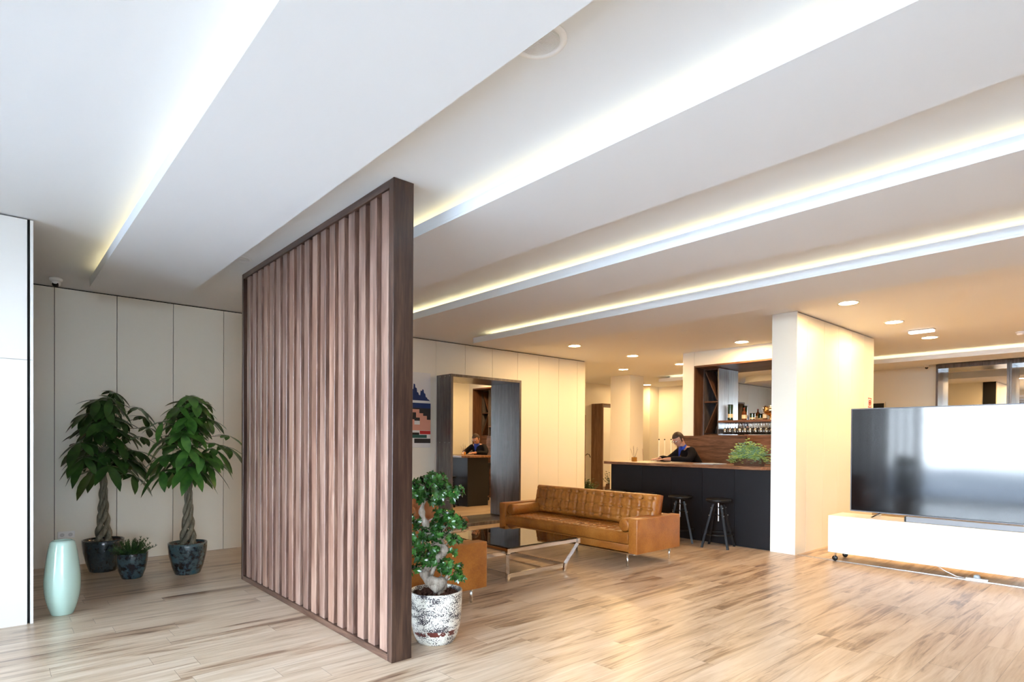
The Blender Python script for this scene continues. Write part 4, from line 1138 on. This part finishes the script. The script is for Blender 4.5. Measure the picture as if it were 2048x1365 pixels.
# picture on the bar side of the partition, seen in the mirror
t = thing('framed_picture', 'dark framed picture hanging on the partition, seen only in the mirror', 'picture', (8.3, 3.432, 1.65))
obj('frame', box(box(box(B(-.26, -.22, 0, .03, 0, .92), .22, .26, 0, .03, 0, .92), -.2195, .2195, 0, .03, 0, .04), -.2195, .2195, 0, .03, .88, .92), m_black, t)
obj('print', B(-.2195, .2195, .004, .012, .041, .879), pmat('olive_print', (.08,.08,.06), .5), t)
# hydrant sign on the partition
t = thing('fire_sign', 'small red bordered white safety sign with a black ring at the partition end', 'sign', (9.985, 3.119, 1.925))
obj('plate', B(-.075, .075, -.004, 0, 0, .145), pmat('sign_white', (.8,.8,.78), .5), t)
m_sred = pmat('sign_red', (.50,.02,.02), .5)
obj('red_border', box(box(box(B(-.075,-.063,-.0055,-.0045,.012,.133), .063,.075,-.0055,-.0045,.012,.133), -.075,.075,-.0055,-.0045,0,.0118), -.075,.075,-.0055,-.0045,.1332,.145), m_sred, t)
b = NB(); tube(b, [(.030*cos(a), -.0065, .072+.040*sin(a)) for a in [2*pi*k/28 for k in range(29)]], .0055, 6, cap=False); obj('ring_symbol', b, m_sred, t, True)
b = NB(); lathe(b, [(.002,0),(.012,0),(.012,.003),(.002,.003)], 16); xform(b, Matrix.Translation((0,-.0045,.072)) @ Matrix.Rotation(radians(90),4,'X')); obj('centre_dot', b, m_black, t)
# outlet on the back wall
t = thing('wall_outlet', 'white wall outlet low on the wall behind the mint vase', 'outlet', (.615, YW-.001, .30))
obj('face_plate', B(-.075, .075, -.010, 0, 0, .075, .004, 2), m_plastic, t); 
for s in (-1, 1):
    b = NB(); lathe(b, [(.002,0),(.02,0)], 16, c=(s*.036,0,0), cap=False)
    xform(b, Matrix.Translation((0,-.0105,.037)) @ Matrix.Rotation(radians(90),4,'X')); obj('socket', b, pmat('socket_grey', (.6,.6,.6), .4), t)

# ------------------------------------------------------------------ television and its cabinet
t = thing('media_cabinet', 'long low white lacquered cabinet on castors under the television', 'media cabinet', (7.60, 1.72, 0))
obj('body', B(-.22, .22, -1.00, 1.006, .105, .534, .004, 2), m_white, t)
for x in (-.16, .16):
    for y in (-.93, .94):
        b = NB(); box(b, x-.022, x+.022, y-.022, y+.022, .098, .1045); bar(b, (x-.014,y,.10), (x-.014,y+.008,.032), .004, .03); bar(b, (x+.014,y,.10), (x+.014,y+.008,.032), .004, .03)
        f = obj('castor', b, m_chrome, t)
        b = NB(); lathe(b, [(.002,-.010),(.028,-.010),(.030,-.006),(.030,.006),(.028,.010),(.002,.010)], 20, cap=False)
        xform(b, Matrix.Translation((x, y+.008, .0305)) @ Matrix.Rotation(radians(90), 4, 'Y')); obj('wheel', b, m_blackmetal, f, True)
TX = 7.56
t = thing('television', 'large flat black television standing on the white cabinet', 'television', (TX, 1.62, .5345))
obj('housing', B(.0, .035, -.93, .93, .055, 1.25, .004, 2), m_blackmetal, t)
obj('screen', B(-.004, -.0005, -.918, .918, .068, 1.238), m_screen, t)
b = NB()
box(b, -.006, 0, -.93, .93, 1.2385, 1.25); box(b, -.006, 0, -.93, .93, .055, .0675); box(b, -.006, 0, -.93, -.9185, .0676, 1.2384); box(b, -.006, 0, .9185, .93, .0676, 1.2384)
obj('bezel', b, pmat('grey_metal_bezel', (.10,.10,.11), .45, metal=.5), t)
for y in (-.84, .62):
    b = NB(); bar(b, (-.12,y+.05,.007), (.015,y,.05), .024, .010); bar(b, (.14,y+.05,.007), (.015,y,.05), .024, .010); obj('stand_foot', b, m_chrome, t)
t = thing('soundbar', 'long grey soundbar on the cabinet in front of the television', 'soundbar', (7.455, 1.45, .5345))
obj('cabinet_shell', B(-.045, .045, -.50, .50, .001, .058, .006, 2), pmat('grey_mesh', (.23,.24,.26), .6), t)
obj('end_cap', B(-.046, .046, .5005, .515, .001, .058, .004, 1), m_blackmetal, t)
t = thing('power_strip', 'white power strip with a grey plug on the floor under the cabinet', 'power strip', (7.47, 1.34, 0), radians(4))
obj('strip_body', B(-.03, .03, -.09, .09, .006, .024, .004, 2), m_plastic, t)
b = NB(); lathe(b, [(.030,.0245),(.028,.05),(.014,.060),(.002,.061)], 18); obj('plug', b, pmat('grey_plug', (.35,.38,.40), .5), t, True)
b = NB(); tube(b, [(.0,.10,.012),(-.03,.16,.02),(-.02,.26,.06),(.02,.34,.10)], .005, 8); obj('cable', b, m_plastic, t, True)

# ------------------------------------------------------------------ outside the windows
def outside():
    b = B(-30, -1.96, -26, 20, -.2, -.06)
    o = struct('floor_pavement', b, pmat('pavement', (.26,.28,.31), .8))
    b = B(-1.959, 16, -26, -4.35, -.2, -.06); struct('floor_terrace', b, pmat('pavement2', (.26,.28,.31), .8))
outside()
